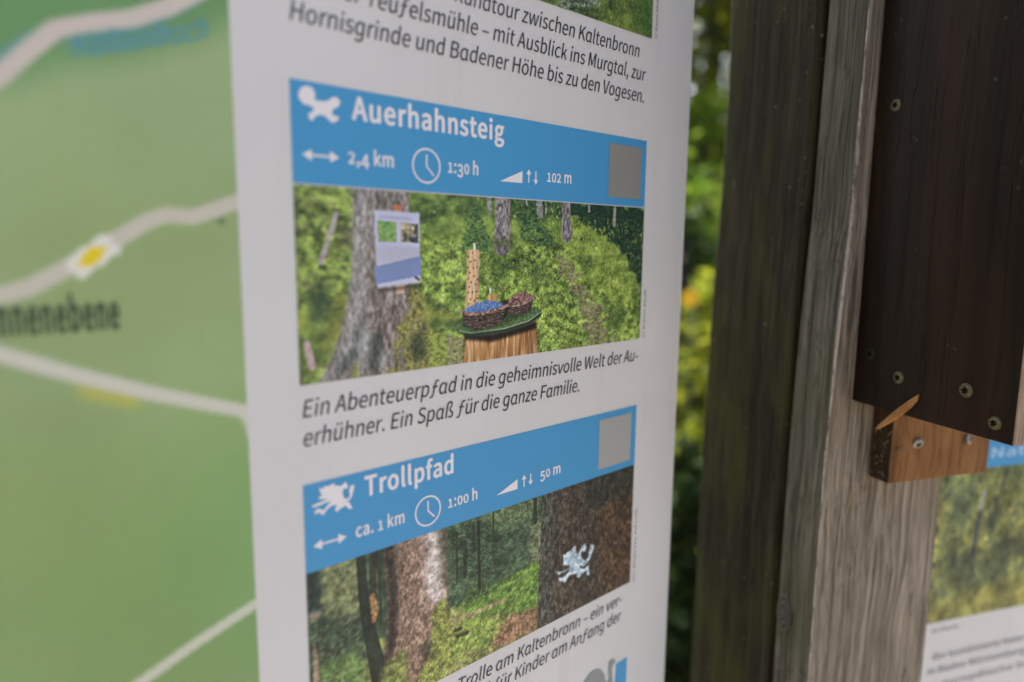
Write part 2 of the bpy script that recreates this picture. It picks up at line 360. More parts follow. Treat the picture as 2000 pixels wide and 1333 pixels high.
    'm': (632, [63, 0, 126, 0, 126, 269, 150, 294, 174, 311, 197, 322, 218, 325, 244, 322, 263, 311, 276, 291, 285, 263, 287, 226, 287, 0, 349, 0, 349, 269, 374, 294, 398, 311, 421, 322, 443, 325, 468, 322, 487, 311, 501, 291, 509, 263, 512, 226, 512, 0, 574, 0, 574, 235, 569, 286, 556, 326, 534, 356, 503, 374, 462, 380, 435, 377, 410, 367, 386, 352, 362, 332, 339, 309, 328, 333, 313, 353, 293, 368, 268, 377, 237, 380, 211, 377, 186, 368, 163, 354, 142, 337, 121, 317, 120, 317, 114, 370, 63, 370]),
    'n': (416, [63, 0, 126, 0, 126, 269, 151, 293, 175, 311, 200, 322, 226, 325, 253, 322, 272, 311, 286, 291, 294, 263, 297, 226, 297, 0, 359, 0, 359, 235, 354, 286, 341, 326, 319, 356, 287, 374, 246, 380, 217, 377, 190, 368, 166, 354, 143, 337, 121, 317, 120, 317, 114, 370, 63, 370]),
    'o': (413, [207, -9, 259, -1, 306, 24, 344, 64, 369, 118, 378, 185, 369, 253, 344, 307, 306, 347, 259, 372, 207, 380, 154, 372, 107, 347, 70, 307, 45, 253, 35, 185, 45, 118, 70, 64, 107, 24, 154, -1], [207, 43, 171, 50, 141, 68, 119, 98, 105, 137, 100, 185, 105, 232, 119, 272, 141, 302, 171, 321, 207, 327, 243, 321, 272, 302, 295, 272, 309, 232, 314, 185, 309, 137, 295, 98, 272, 68, 243, 50]),
    'p': (423, [63, -156, 126, -156, 126, -31, 123, 34, 149, 16, 175, 2, 200, -6, 226, -9, 275, 0, 319, 25, 354, 66, 378, 121, 387, 191, 381, 255, 362, 307, 333, 346, 291, 371, 239, 380, 214, 377, 189, 370, 165, 358, 142, 344, 121, 327, 120, 327, 114, 370, 63, 370], [216, 44, 196, 46, 174, 52, 150, 64, 126, 82, 126, 277, 152, 299, 176, 314, 200, 324, 224, 327, 261, 321, 289, 303, 308, 274, 319, 236, 322, 190, 317, 140, 302, 99, 280, 69, 250, 50]),
    'r': (265, [63, 0, 126, 0, 126, 238, 142, 271, 160, 295, 179, 312, 199, 321, 218, 324, 229, 324, 238, 322, 246, 321, 254, 318, 266, 372, 257, 376, 248, 378, 238, 380, 226, 380, 202, 376, 179, 366, 158, 350, 138, 329, 121, 303, 120, 303, 114, 370, 63, 370]),
    's': (319, [160, -9, 207, -3, 245, 13, 272, 36, 288, 66, 294, 101, 287, 138, 270, 165, 244, 185, 214, 201, 181, 214, 151, 225, 126, 238, 108, 255, 102, 278, 106, 298, 118, 316, 140, 327, 171, 332, 194, 329, 215, 322, 235, 312, 254, 299, 284, 338, 266, 351, 245, 363, 222, 372, 197, 378, 170, 380, 125, 375, 90, 360, 64, 337, 48, 308, 42, 275, 49, 241, 65, 215, 90, 195, 119, 180, 150, 168, 181, 156, 208, 141, 227, 122, 235, 98, 230, 75, 217, 57, 194, 44, 162, 40, 136, 42, 113, 48, 92, 57, 72, 69, 52, 84, 22, 42, 44, 26, 70, 12, 98, 1, 128, -6]),
    't': (257, [179, -9, 196, -8, 214, -5, 231, 0, 248, 5, 235, 52, 225, 48, 215, 45, 204, 42, 193, 42, 166, 46, 148, 60, 139, 82, 136, 113, 136, 320, 237, 320, 237, 370, 136, 370, 136, 475, 84, 475, 77, 370, 18, 367, 18, 320, 74, 320, 74, 115, 77, 73, 88, 39, 108, 13, 138, -3]),
    'u': (414, [171, -9, 200, -6, 226, 3, 250, 17, 272, 36, 293, 58, 295, 58, 300, 0, 352, 0, 352, 370, 290, 370, 290, 108, 270, 84, 250, 67, 231, 55, 211, 47, 190, 45, 164, 49, 144, 60, 130, 79, 123, 107, 120, 143, 120, 370, 57, 370, 57, 136, 62, 84, 75, 44, 97, 15, 129, -3]),
    'v': (355, [143, 0, 216, 0, 347, 370, 285, 370, 215, 160, 181, 50, 177, 50, 143, 160, 74, 370, 9, 370]),
    'w': (547, [121, 0, 194, 0, 246, 198, 253, 225, 259, 252, 265, 279, 271, 306, 275, 306, 281, 279, 287, 252, 293, 226, 300, 200, 353, 0, 429, 0, 529, 370, 469, 370, 415, 156, 393, 53, 389, 53, 364, 156, 306, 370, 245, 370, 187, 156, 162, 53, 159, 53, 137, 156, 82, 370, 18, 370]),
    'z': (324, [24, 0, 304, 0, 304, 50, 102, 50, 298, 337, 298, 370, 45, 370, 45, 320, 219, 320, 24, 33]),
    '©': (568, [284, -8, 360, 4, 428, 37, 482, 90, 517, 160, 530, 246, 517, 332, 482, 402, 428, 454, 360, 487, 284, 498, 207, 487, 140, 454, 86, 402, 50, 332, 38, 246, 50, 160, 86, 90, 140, 37, 207, 4], [284, 23, 218, 34, 160, 63, 114, 110, 84, 172, 73, 246, 84, 320, 114, 382, 160, 428, 218, 457, 284, 467, 350, 457, 407, 428, 453, 382, 484, 320, 495, 246, 484, 172, 453, 110, 407, 63, 350, 34], [289, 95, 321, 99, 347, 108, 371, 122, 393, 138, 370, 171, 353, 158, 335, 147, 315, 140, 292, 137, 261, 142, 236, 156, 218, 179, 206, 209, 202, 246, 206, 280, 218, 308, 238, 330, 263, 344, 295, 349, 313, 346, 330, 340, 345, 330, 361, 317, 387, 347, 368, 364, 347, 378, 322, 387, 292, 390, 249, 384, 211, 365, 180, 335, 159, 295, 151, 246, 158, 194, 178, 153, 208, 121, 246, 102]),
    'ß': (439, [295, -9, 337, -3, 370, 12, 395, 37, 411, 68, 417, 104, 401, 163, 364, 200, 319, 225, 282, 250, 266, 285, 273, 314, 291, 340, 311, 367, 328, 399, 336, 439, 330, 474, 315, 505, 290, 529, 255, 545, 211, 550, 160, 543, 118, 523, 88, 490, 69, 446, 63, 393, 63, 0, 124, 0, 124, 381, 128, 424, 139, 457, 157, 481, 181, 495, 211, 500, 238, 495, 258, 481, 271, 460, 275, 433, 268, 399, 251, 371, 231, 344, 214, 314, 207, 278, 223, 227, 260, 195, 305, 171, 342, 143, 358, 101, 354, 78, 341, 58, 321, 45, 293, 40, 272, 42, 252, 47, 232, 58, 212, 72, 188, 29, 211, 13, 237, 1, 265, -6]),
    'ä': (384, [148, -9, 175, -6, 201, 1, 225, 13, 249, 28, 271, 44, 273, 44, 278, 0, 329, 0, 329, 228, 325, 279, 310, 321, 286, 353, 249, 373, 201, 380, 166, 377, 134, 369, 104, 358, 78, 345, 56, 332, 80, 289, 99, 300, 119, 311, 142, 320, 166, 326, 191, 328, 222, 323, 244, 309, 258, 288, 265, 263, 267, 235, 183, 221, 119, 201, 75, 175, 49, 140, 40, 96, 45, 60, 60, 30, 83, 9, 113, -4], [166, 42, 140, 45, 119, 55, 105, 73, 100, 100, 106, 127, 123, 149, 155, 168, 202, 182, 267, 193, 267, 90, 241, 69, 216, 54, 192, 45], [130, 448, 145, 451, 158, 459, 166, 471, 168, 486, 166, 500, 158, 512, 145, 520, 130, 523, 115, 520, 103, 512, 96, 500, 93, 486, 96, 471, 103, 459, 115, 451], [277, 448, 292, 451, 304, 459, 312, 471, 315, 486, 312, 500, 304, 512, 292, 520, 277, 523, 262, 520, 250, 512, 242, 500, 239, 486, 242, 471, 250, 459, 262, 451]),
    'ö': (413, [207, -9, 259, -1, 306, 24, 344, 64, 369, 118, 378, 185, 369, 253, 344, 307, 306, 347, 259, 372, 207, 380, 154, 372, 107, 347, 70, 307, 45, 253, 35, 185, 45, 118, 70, 64, 107, 24, 154, -1], [207, 43, 171, 50, 141, 68, 119, 98, 105, 137, 100, 185, 105, 232, 119, 272, 141, 302, 171, 321, 207, 327, 243, 321, 272, 302, 295, 272, 309, 232, 314, 185, 309, 137, 295, 98, 272, 68, 243, 50], [134, 448, 148, 451, 160, 459, 168, 471, 171, 486, 168, 500, 160, 512, 148, 520, 134, 523, 118, 520, 106, 512, 99, 500, 96, 486, 99, 471, 106, 459, 118, 451], [280, 448, 295, 451, 307, 459, 314, 471, 317, 486, 314, 500, 307, 512, 295, 520, 280, 523, 265, 520, 253, 512, 245, 500, 242, 486, 245, 471, 253, 459, 265, 451]),
    'ü': (414, [171, -9, 200, -6, 226, 3, 250, 17, 272, 36, 293, 58, 295, 58, 300, 0, 352, 0, 352, 370, 290, 370, 290, 108, 270, 84, 250, 67, 231, 55, 211, 47, 190, 45, 164, 49, 144, 60, 130, 79, 123, 107, 120, 143, 120, 370, 57, 370, 57, 136, 62, 84, 75, 44, 97, 15, 129, -3], [133, 448, 148, 451, 160, 459, 168, 471, 171, 486, 168, 500, 160, 512, 148, 520, 133, 523, 118, 520, 106, 512, 98, 500, 95, 486, 98, 471, 106, 459, 118, 451], [280, 448, 295, 451, 307, 459, 315, 471, 318, 486, 315, 500, 307, 512, 295, 520, 280, 523, 265, 520, 253, 512, 245, 500, 242, 486, 245, 471, 253, 459, 265, 451]),
    'ƒ': (379, [89, 263, 156, 263, 137, 95, 131, 54, 121, 20, 107, -4, 88, -18, 63, -23, 53, -23, 43, -21, 34, -19, 25, -16, 14, -62, 24, -67, 37, -71, 52, -73, 69, -74, 113, -67, 147, -46, 170, -13, 186, 30, 195, 82, 215, 263, 316, 263, 316, 311, 220, 311, 226, 359, 231, 389, 240, 416, 253, 438, 271, 452, 295, 458, 309, 457, 320, 454, 330, 451, 338, 448, 352, 495, 340, 500, 325, 505, 309, 508, 292, 509, 249, 502, 216, 483, 192, 452, 175, 409, 165, 354, 160, 311, 141, 311, 89, 308]),
    'ɑ': (426, [189, -9, 216, -6, 241, 2, 264, 14, 285, 28, 303, 45, 305, 45, 312, 20, 324, 3, 341, -6, 364, -9, 374, -8, 382, -7, 390, -5, 397, -3, 389, 44, 384, 44, 381, 43, 379, 43, 377, 43, 370, 44, 365, 49, 361, 57, 360, 70, 360, 370, 310, 370, 304, 334, 303, 334, 278, 354, 254, 368, 227, 377, 198, 380, 148, 371, 104, 346, 68, 305, 45, 251, 36, 185, 43, 117, 63, 63, 95, 24, 137, -1], [203, 44, 167, 50, 139, 68, 118, 97, 105, 136, 100, 186, 106, 233, 121, 272, 144, 302, 173, 321, 207, 327, 230, 325, 252, 318, 275, 306, 297, 289, 297, 94, 274, 72, 251, 56, 227, 47]),
    'ɡ': (423, [196, -168, 254, -161, 299, -142, 333, -110, 353, -68, 360, -16, 360, 370, 309, 370, 303, 336, 301, 336, 278, 355, 253, 369, 227, 377, 198, 380, 148, 371, 104, 347, 69, 307, 45, 255, 36, 190, 43, 126, 63, 74, 95, 36, 137, 12, 189, 3, 214, 6, 238, 13, 261, 24, 281, 38, 299, 54, 297, -16, 293, -51, 281, -79, 261, -100, 233, -113, 196, -118, 169, -116, 141, -110, 113, -99, 86, -84, 63, -127, 87, -141, 113, -153, 140, -161, 168, -166], [203, 55, 167, 61, 139, 79, 118, 107, 105, 145, 100, 190, 106, 236, 121, 274, 144, 303, 173, 321, 207, 327, 230, 325, 252, 318, 275, 306, 297, 289, 297, 106, 274, 84, 251, 68, 227, 58]),
    '–': (366, [31, 171, 334, 171, 334, 213, 31, 213]),
}

_GC = {}
def glyph(ch):
    if ch in _GC:
        return _GC[ch]
    adv = GLYPHS[ch][0] / 500.0
    cs = []
    for p in GLYPHS[ch][1:]:
        c = []
        for i in range(0, len(p), 2):
            x, y = p[i] / 500.0, p[i + 1] / 500.0
            if not c or abs(x - c[-1][0]) + abs(y - c[-1][1]) > 1e-4:
                c.append((x, y))
        if len(c) > 1 and abs(c[0][0] - c[-1][0]) + abs(c[0][1] - c[-1][1]) < 1e-4:
            c.pop()
        cs.append(c)
    _GC[ch] = (adv, cs)
    return _GC[ch]

def area(c):
    return 0.5 * sum(c[i][0] * c[(i + 1) % len(c)][1] - c[(i + 1) % len(c)][0] * c[i][1] for i in range(len(c)))

def embolden(c, d, sgn):
    out = []
    n = len(c)
    for i in range(n):
        p, q, r = Vector(c[i - 1]), Vector(c[i]), Vector(c[(i + 1) % n])
        a, b = (q - p), (r - q)
        if a.length < 1e-6 or b.length < 1e-6:
            out.append(tuple(q)); continue
        a.normalize(); b.normalize()
        n1, n2 = Vector((a.y, -a.x)), Vector((b.y, -b.x))
        m = n1 + n2
        if m.length < 0.3:
            m = n1.copy()
        m.normalize()
        k = min(1.0 / max(m.dot(n1), 0.35), 1.6)
        out.append(tuple(q + m * d * k * sgn))
    return out

ITALIC = {'a': '\u0251', 'f': '\u0192', 'g': '\u0261'}
OLDSTYLE = {'0': (0.74, 0), '1': (0.74, 0), '2': (0.74, 0), '3': (0.95, -0.27), '4': (0.95, -0.27), '5': (0.95, -0.27)}

def lay_out(s, italic=False, bold=0.0, track=0.0):
    """one list of contours per letter in cap-height units, total advance"""
    x = 0.0
    res = []
    for ch in s:
        if ch == ' ':
            x += 0.30 + track
            continue
        if italic:
            ch = ITALIC.get(ch, ch)
        adv, cs = glyph(ch)
        sc, dy = OLDSTYLE.get(ch, (1.0, 0.0)) if not italic else (1.0, 0.0)
        big = max(cs, key=lambda c: abs(area(c)))
        sgn = 1 if area(big) > 0 else -1
        g = []
        for c in cs:
            c2 = [(px * (0.9 if sc < 0.9 else 1.0), py * sc + dy) for px, py in c]
            if bold < 0:
                c2 = embolden(c2, bold, sgn)
            g.append([(px + x + bold, py) for px, py in c2])
        res.append(g)
        if bold > 0:                       # heavier: the letter overprinted with small shifts
            for t in range(8):
                ox, oy = bold * math.cos(t * math.pi / 4), bold * 0.8 * math.sin(t * math.pi / 4)
                res.append([[(px + ox, py + oy) for px, py in c] for c in g])
        x += adv * (0.9 if sc < 0.9 else 1.0) + 2 * bold * 0.8 + track
    return res, x

def fill_tris(contours):
    """fill outlines (holes by even-odd) into points and faces"""
    cu = bpy.data.curves.new('outline', 'CURVE')
    cu.dimensions = '2D'
    cu.fill_mode = 'FRONT'
    for c in contours:
        if len(c) < 3:
            continue
        sp = cu.splines.new('POLY')
        sp.points.add(len(c) - 1)
        sp.points.foreach_set('co', [v for p in c for v in (p[0], p[1], 0.0, 1.0)])
        sp.use_cyclic_u = True
    ob = bpy.data.objects.new('outline', cu)
    COL.objects.link(ob)
    dg = bpy.context.evaluated_depsgraph_get()
    dg.update()
    me = bpy.data.meshes.new_from_object(ob.evaluated_get(dg))
    v = [tuple(p.co) for p in me.vertices]
    f = [tuple(p.vertices) for p in me.polygons]
    bpy.data.objects.remove(ob)
    bpy.data.curves.remove(cu)
    bpy.data.meshes.remove(me)
    return v, f

def print_shape(name, contours, mat, parent, lift, groups=None):
    """contours in millimetres on the parent board's face, printed 'lift' mm above it"""
    V, F = [], []
    for k, g in enumerate(groups if groups else [contours]):
        v, f = fill_tris(g)
        o = len(V)
        V += [(x / 1000, y / 1000, 0.000004 * (k % 18)) for x, y, z in v]
        F += [tuple(i + o for i in q) for q in f]
    return raw_mesh(name, V, F, mat, parent, False, (0, 0, lift / 1000))

def text_groups(s, start, end, cap, italic=False, bold=0.0, rot=False, width=None, track=0.0, tilt=False):
    gs, adv = lay_out(s, italic, bold, track)
    w = width if width else math.hypot(end[0] - start[0], end[1] - start[1])
    sx = w / adv
    base = (start[1] + end[1]) / 2 if end is not None and not rot else start[1]
    sh = 0.17 if italic else 0.0
    rise = (end[1] - start[1]) / w if tilt else 0.0
    if tilt:
        base = start[1]
    res = []
    for g in gs:
        h = []
        for c in g:
            d = []
            for x, y in c:
                X, Y = x * sx + y * cap * sh, y * cap
                d.append((start[0] - Y, start[1] + X) if rot else (start[0] + X, base + Y + rise * X))
            h.append(d)
        res.append(h)
    return res

# ------------------------------------------------------------------ printed pictures: painted tone by tone on a fine grid
class Picture:
    def __init__(s, u0, v0, u1, v1, step=0.4, seed=1):
        s.u0, s.v1, s.step = u0, v1, step          # left, top (mm)
        s.W = int(round((u1 - u0) / step)) + 1
        s.H = int(round((v1 - v0) / step)) + 1
        s.u1, s.v0 = u1, v0
        s.sat, s.crisp, s.gain = 0.9, 0.0, 1.0
        s.rng = np.random.default_rng(seed)
        s.a = np.zeros((s.H, s.W, 3))
        s.U, s.V = np.meshgrid(np.arange(s.W), np.arange(s.H))
    def px(s, pts):
        return [((u - s.u0) / s.step, (s.v1 - v) / s.step) for u, v in pts]
    def fbm(s, cx, cy, oct=4, gain=0.55):
        out = np.zeros((s.H, s.W)); amp = 1.0; tot = 0
        for o in range(oct):
            gx, gy = max(1.0, cx / 2 ** o), max(1.0, cy / 2 ** o)
            nx, ny = int(s.W / gx) + 3, int(s.H / gy) + 3
            g = s.rng.random((ny, nx))
            x, y = s.U / gx, s.V / gy
            xi, yi = x.astype(int), y.astype(int)
            fx, fy = x - xi, y - yi
            fx = fx * fx * (3 - 2 * fx); fy = fy * fy * (3 - 2 * fy)
            v = (g[yi, xi] * (1 - fx) + g[yi, xi + 1] * fx) * (1 - fy) + (g[yi + 1, xi] * (1 - fx) + g[yi + 1, xi + 1] * fx) * fy
            out += amp * v; tot += amp; amp *= gain
        out /= tot
        return np.clip((out - 0.5) * 1.9 + 0.5, 0, 1)
    def blur(s, m, r):
        for _ in range(2):
            for ax in (0, 1):
                k = int(max(1, r))
                p = np.pad(m, [(k, k) if i == ax else (0, 0) for i in range(m.ndim)], mode='edge')
                c = np.cumsum(p, axis=ax)
                c = np.concatenate([np.zeros_like(np.take(c, [0], axis=ax)), c], axis=ax)
                n = m.shape[ax]
                m = (np.take(c, range(2 * k + 1, 2 * k + 1 + n), axis=ax) - np.take(c, range(0, n), axis=ax)) / (2 * k + 1)
        return m
    def poly(s, pts, soft=0, rag=0.0, ragc=6):
        P = s.px(pts)
        U, V = s.U.astype(float), s.V.astype(float)
        if rag:
            U = U + (s.fbm(ragc, ragc, 3) - 0.5) * 2 * rag
            V = V + (s.fbm(ragc, ragc, 3) - 0.5) * 2 * rag
        m = np.zeros((s.H, s.W), bool)
        for i in range(len(P)):
            (x0, y0), (x1, y1) = P[i - 1], P[i]
            if y0 == y1:
                continue
            c = ((y0 > V) != (y1 > V)) & (U < (x1 - x0) * (V - y0) / (y1 - y0) + x0)
            m ^= c
        m = m.astype(float)
        return s.blur(m, soft) if soft else m
    def line(s, pts, w, soft=0.7):
        """mask of a stroke, w in mm (may be a list per point)"""
        P = s.px(pts)
        m = np.zeros((s.H, s.W))
        ws = w if isinstance(w, (list, tuple)) else [w] * len(P)
        for i in range(len(P) - 1):
            (x0, y0), (x1, y1) = P[i], P[i + 1]
            L2 = (x1 - x0) ** 2 + (y1 - y0) ** 2 + 1e-9
            t = np.clip(((s.U - x0) * (x1 - x0) + (s.V - y0) * (y1 - y0)) / L2, 0, 1)
            d = np.hypot(s.U - x0 - t * (x1 - x0), s.V - y0 - t * (y1 - y0))
            r = (ws[i] + (ws[i + 1] - ws[i]) * t) / s.step / 2
            m = np.maximum(m, np.clip((r - d) / soft + 0.5, 0, 1))
        return m
    def fill(s, m, c, a=1.0):
        m = (m * a)[..., None]
        s.a = s.a * (1 - m) + np.array(c, float) * m
    def ramp(s, m, n, cols, a=1.0):
        cols = np.array(cols, float)
        x = np.clip(n, 0, 1) * (len(cols) - 1)
        i = np.clip(x.astype(int), 0, len(cols) - 2)
        f = (x - i)[..., None]
        c = cols[i] * (1 - f) + cols[i + 1] * f
        m = (m * a)[..., None]
        s.a = s.a * (1 - m) + c * m
    def mul(s, m, k):
        s.a = s.a * (1 + (k - 1) * m)[..., None]
    def dabs(s, mask, n, cols, ln=(2, 5), wd=(0.8, 1.6), ang=(0, 180), a=(0.4, 0.9), shade=None, vary=14):
        ys, xs = np.nonzero(mask > 0.5)
        if len(ys) == 0:
            return
        cols = np.array(cols, float)
        r = s.rng
        for k in r.integers(0, len(ys), n):
            cx, cy = xs[k] + r.random(), ys[k] + r.random()
            L, Wd = r.uniform(*ln), r.uniform(*wd)
            t = math.radians(r.uniform(*ang))
            R = int(L + 2)
            x0, x1, y0, y1 = max(0, int(cx) - R), min(s.W, int(cx) + R + 1), max(0, int(cy) - R), min(s.H, int(cy) + R + 1)
            X, Y = s.U[y0:y1, x0:x1] - cx, s.V[y0:y1, x0:x1] - cy
            p, q = X * math.cos(t) - Y * math.sin(t), X * math.sin(t) + Y * math.cos(t)
            m = np.clip(1.4 - ((p / L) ** 2 + (q / Wd) ** 2), 0, 1) * r.uniform(*a) * np.minimum(mask[y0:y1, x0:x1] * 1.5, 1)
            c = cols[r.integers(0, len(cols))] + r.normal(0, vary) * np.array([1, 1, 0.7])
            if shade is not None:
                c = c * shade[min(s.H - 1, int(cy)), min(s.W - 1, int(cx))]
            s.a[y0:y1, x0:x1] = s.a[y0:y1, x0:x1] * (1 - m[..., None]) + c * m[..., None]
    def mesh(s, name, mat, parent, lift):
        xs = np.linspace(s.u0, s.u1, s.W) / 1000
        ys = np.linspace(s.v1, s.v0, s.H) / 1000
        X, Y = np.meshgrid(xs, ys)
        v = np.stack([X, Y, np.zeros_like(X)], -1).reshape(-1, 3)
        i = np.arange(s.W * s.H).reshape(s.H, s.W)
        q = np.stack([i[1:, :-1], i[1:, 1:], i[:-1, 1:], i[:-1, :-1]], -1).reshape(-1, 4)
        me = bpy.data.meshes.new(name)
        me.vertices.add(len(v)); me.vertices.foreach_set('co', v.astype(np.float32).ravel())
        me.loops.add(q.size); me.loops.foreach_set('vertex_index', q.astype(np.int32).ravel())
        me.polygons.add(len(q)); me.polygons.foreach_set('loop_start', np.arange(0, q.size, 4, dtype=np.int32))
        me.update(calc_edges=True)
        at = me.color_attributes.new('ink', 'FLOAT_COLOR', 'POINT')
        if s.crisp:
            s.a = np.clip(s.a, 0, 255)
            s.a = s.a + s.crisp * (s.a - np.stack([s.blur(s.a[..., k], 2) for k in range(3)], -1)) + 0.45 * s.crisp * (s.a - np.stack([s.blur(s.a[..., k], 9) for k in range(3)], -1))
        s.a = np.clip(s.a * s.gain, 0, 255)
        lum = s.a @ np.array([0.3, 0.59, 0.11])
        c = np.clip(lum[..., None] + (s.a - lum[..., None]) * s.sat, 6, 250) / 255
        c = np.where(c <= 0.04045, c / 12.92, ((c + 0.055) / 1.055) ** 2.4) * INK
        c = np.concatenate([np.clip(c, 0, 0.92).reshape(-1, 3), np.ones((s.W * s.H, 1))], 1)
        at.data.foreach_set('color', c.astype(np.float32).ravel())
        return link(name, me, mat, parent, (0, 0, lift / 1000))

# ================================================================== SETTING
ground_m = noisy('forest_floor', (0.020, 0.024, 0.009), (0.055, 0.052, 0.022), 6)
N = 60
gv, gf = [], []
for j in range(N + 1):
    for i in range(N + 1):
        x, y = -40 + 80 * i / N, -30 + 80 * j / N
        d = max(0.0, math.hypot(x - 0.1, y - 0.4) - 2.5)
        gv.append((x, y, min(0.5, d * 0.05) * (noise.noise(Vector((x * 0.25, y * 0.25, 3))) * 0.9)))
for j in range(N):
    for i in range(N):
        a = j * (N + 1) + i
        gf.append((a, a + 1, a + N + 2, a + N + 1))
tag(raw_mesh('ground', gv, gf, ground_m, smooth=True), kind='structure')
bounce_gravel_m = noisy('pale_bounce_gravel', (0.30, 0.26, 0.20), (0.48, 0.42, 0.34), 40, 0.9)  # unseen ground patch, added to bounce warm sunlight up onto the boards
pv, pf = [], []
K = 28
for k in range(K):
    t_ = 2 * math.pi * k / K
    pv.append((0.4 + 5.2 * math.cos(t_) * (1 + 0.06 * math.sin(3 * t_)), -3.9 + 4.9 * math.sin(t_) * (1 + 0.05 * math.cos(5 * t_)), 0.006))
pf.append(tuple(range(K)))
tag(raw_mesh('added_bounce_gravel', pv, pf, bounce_gravel_m), kind='structure')

def leaves(rng, centres, radii, n, size, squash=1.0):
    """folded diamond leaves scattered through clumps; returns verts, faces"""
    k = rng.integers(0, len(centres), n)
    dirs = rng.normal(size=(n, 3)); dirs /= np.linalg.norm(dirs, axis=1)[:, None]
    rad = rng.random(n) ** 0.45
    c = np.array(centres)[k] + dirs * (rad * np.array(radii)[k])[:, None] * np.array([1, 1, squash])
    d = rng.normal(size=(n, 3)); d[:, 2] -= 0.25; d /= np.linalg.norm(d, axis=1)[:, None]
    w = np.cross(d, rng.normal(size=(n, 3))); w /= np.linalg.norm(w, axis=1)[:, None]
    nn = np.cross(d, w)
    s = (size * rng.uniform(0.6, 1.3, n))[:, None]
    v = np.stack([c - d * s * 0.5, c + w * s * 0.28 + nn * s * 0.08, c + d * s * 0.5, c - w * s * 0.28 + nn * s * 0.08], 1).reshape(-1, 3)
    i = np.arange(n)[:, None] * 4
    f = np.concatenate([i + np.array([0, 1, 2]), i + np.array([0, 2, 3])], 0)
    return v, f

def np_mesh(name, v, f, mat, parent=None, loc=None):
    me = bpy.data.meshes.new(name)
    k = f.shape[1]
    me.vertices.add(len(v)); me.vertices.foreach_set('co', np.asarray(v, np.float32).ravel())
    me.loops.add(f.size); me.loops.foreach_set('vertex_index', f.astype(np.int32).ravel())
    me.polygons.add(len(f)); me.polygons.foreach_set('loop_start', np.arange(0, f.size, k, dtype=np.int32))
    me.update(calc_edges=True)
    return link(name, me, mat, parent, loc)

def tube(pts, rads, seg=8):
    v, f = [], []
    pts = [Vector(p) for p in pts]
    for i, p in enumerate(pts):
        d = (pts[min(i + 1, len(pts) - 1)] - pts[max(i - 1, 0)]).normalized()
        a = d.orthogonal().normalized(); b = d.cross(a)
        for k in range(seg):
            t = 2 * math.pi * k / seg
            v.append(p + (a * math.cos(t) + b * math.sin(t)) * rads[i])
    for i in range(len(pts) - 1):
        for k in range(seg):
            f.append((i * seg + k, i * seg + (k + 1) % seg, (i + 1) * seg + (k + 1) % seg, (i + 1) * seg + k))
    f.append(tuple(range(seg))[::-1]); f.append(tuple((len(pts) - 1) * seg + k for k in range(seg)))
    return v, f

def join(parts):
    v, f = [], []
    for a, b in parts:
        o = len(v)
        v += list(a); f += [tuple(i + o for i in q) for q in b]
    return v, f

bark = noisy('bark', (0.03, 0.022, 0.016), (0.09, 0.07, 0.055), 30)
leaf_bright = leaf_mat('sunny_leaves', (0.12, 0.18, 0.015), (0.33, 0.34, 0.03), 0.55)
leaf_mid = leaf_mat('green_leaves', (0.06, 0.14, 0.015), (0.20, 0.27, 0.03), 0.58)
leaf_dark = leaf_mat('dark_leaves', (0.008, 0.022, 0.006), (0.03, 0.05, 0.012), 0.25)
leaf_dry = leaf_mat('dry_leaves', (0.10, 0.05, 0.018), (0.30, 0.17, 0.06), 0.3)

def shrub(loc, h, wid, n, size, mat, seed, label, cat='shrub', name='leafy_shrub', group=None):
    rng = np.random.default_rng(seed)
    t = thing(name, label, cat, Matrix.Translation(loc), group)
    stems = []
    cs, rs = [], []
    for k in range(7):
        a = rng.uniform(0, 6.28); r = rng.uniform(0.05, 0.5) * wid
        tip = Vector((math.cos(a) * r, math.sin(a) * r, h * rng.uniform(0.6, 0.95)))
        mid = tip * 0.5 + Vector((0, 0, 0.08 * h))
        stems.append(tube([(math.cos(a) * 0.03, math.sin(a) * 0.03, -0.05), mid, tip], [0.014, 0.009, 0.004], 6))
        for q in np.linspace(0.25, 1.0, 5):
            p = tip * q
            cs.append((p.x + rng.normal(0, 0.1 * wid), p.y + rng.normal(0, 0.1 * wid), p.z)); rs.append(rng.uniform(0.10, 0.22) * wid * 1.3)
    sv, sf = join(stems)
    raw_mesh('stems', sv, sf, bark, t, True)
    v, f = leaves(rng, cs, rs, n, size)
    np_mesh('foliage', v, f, mat, t)
    return t

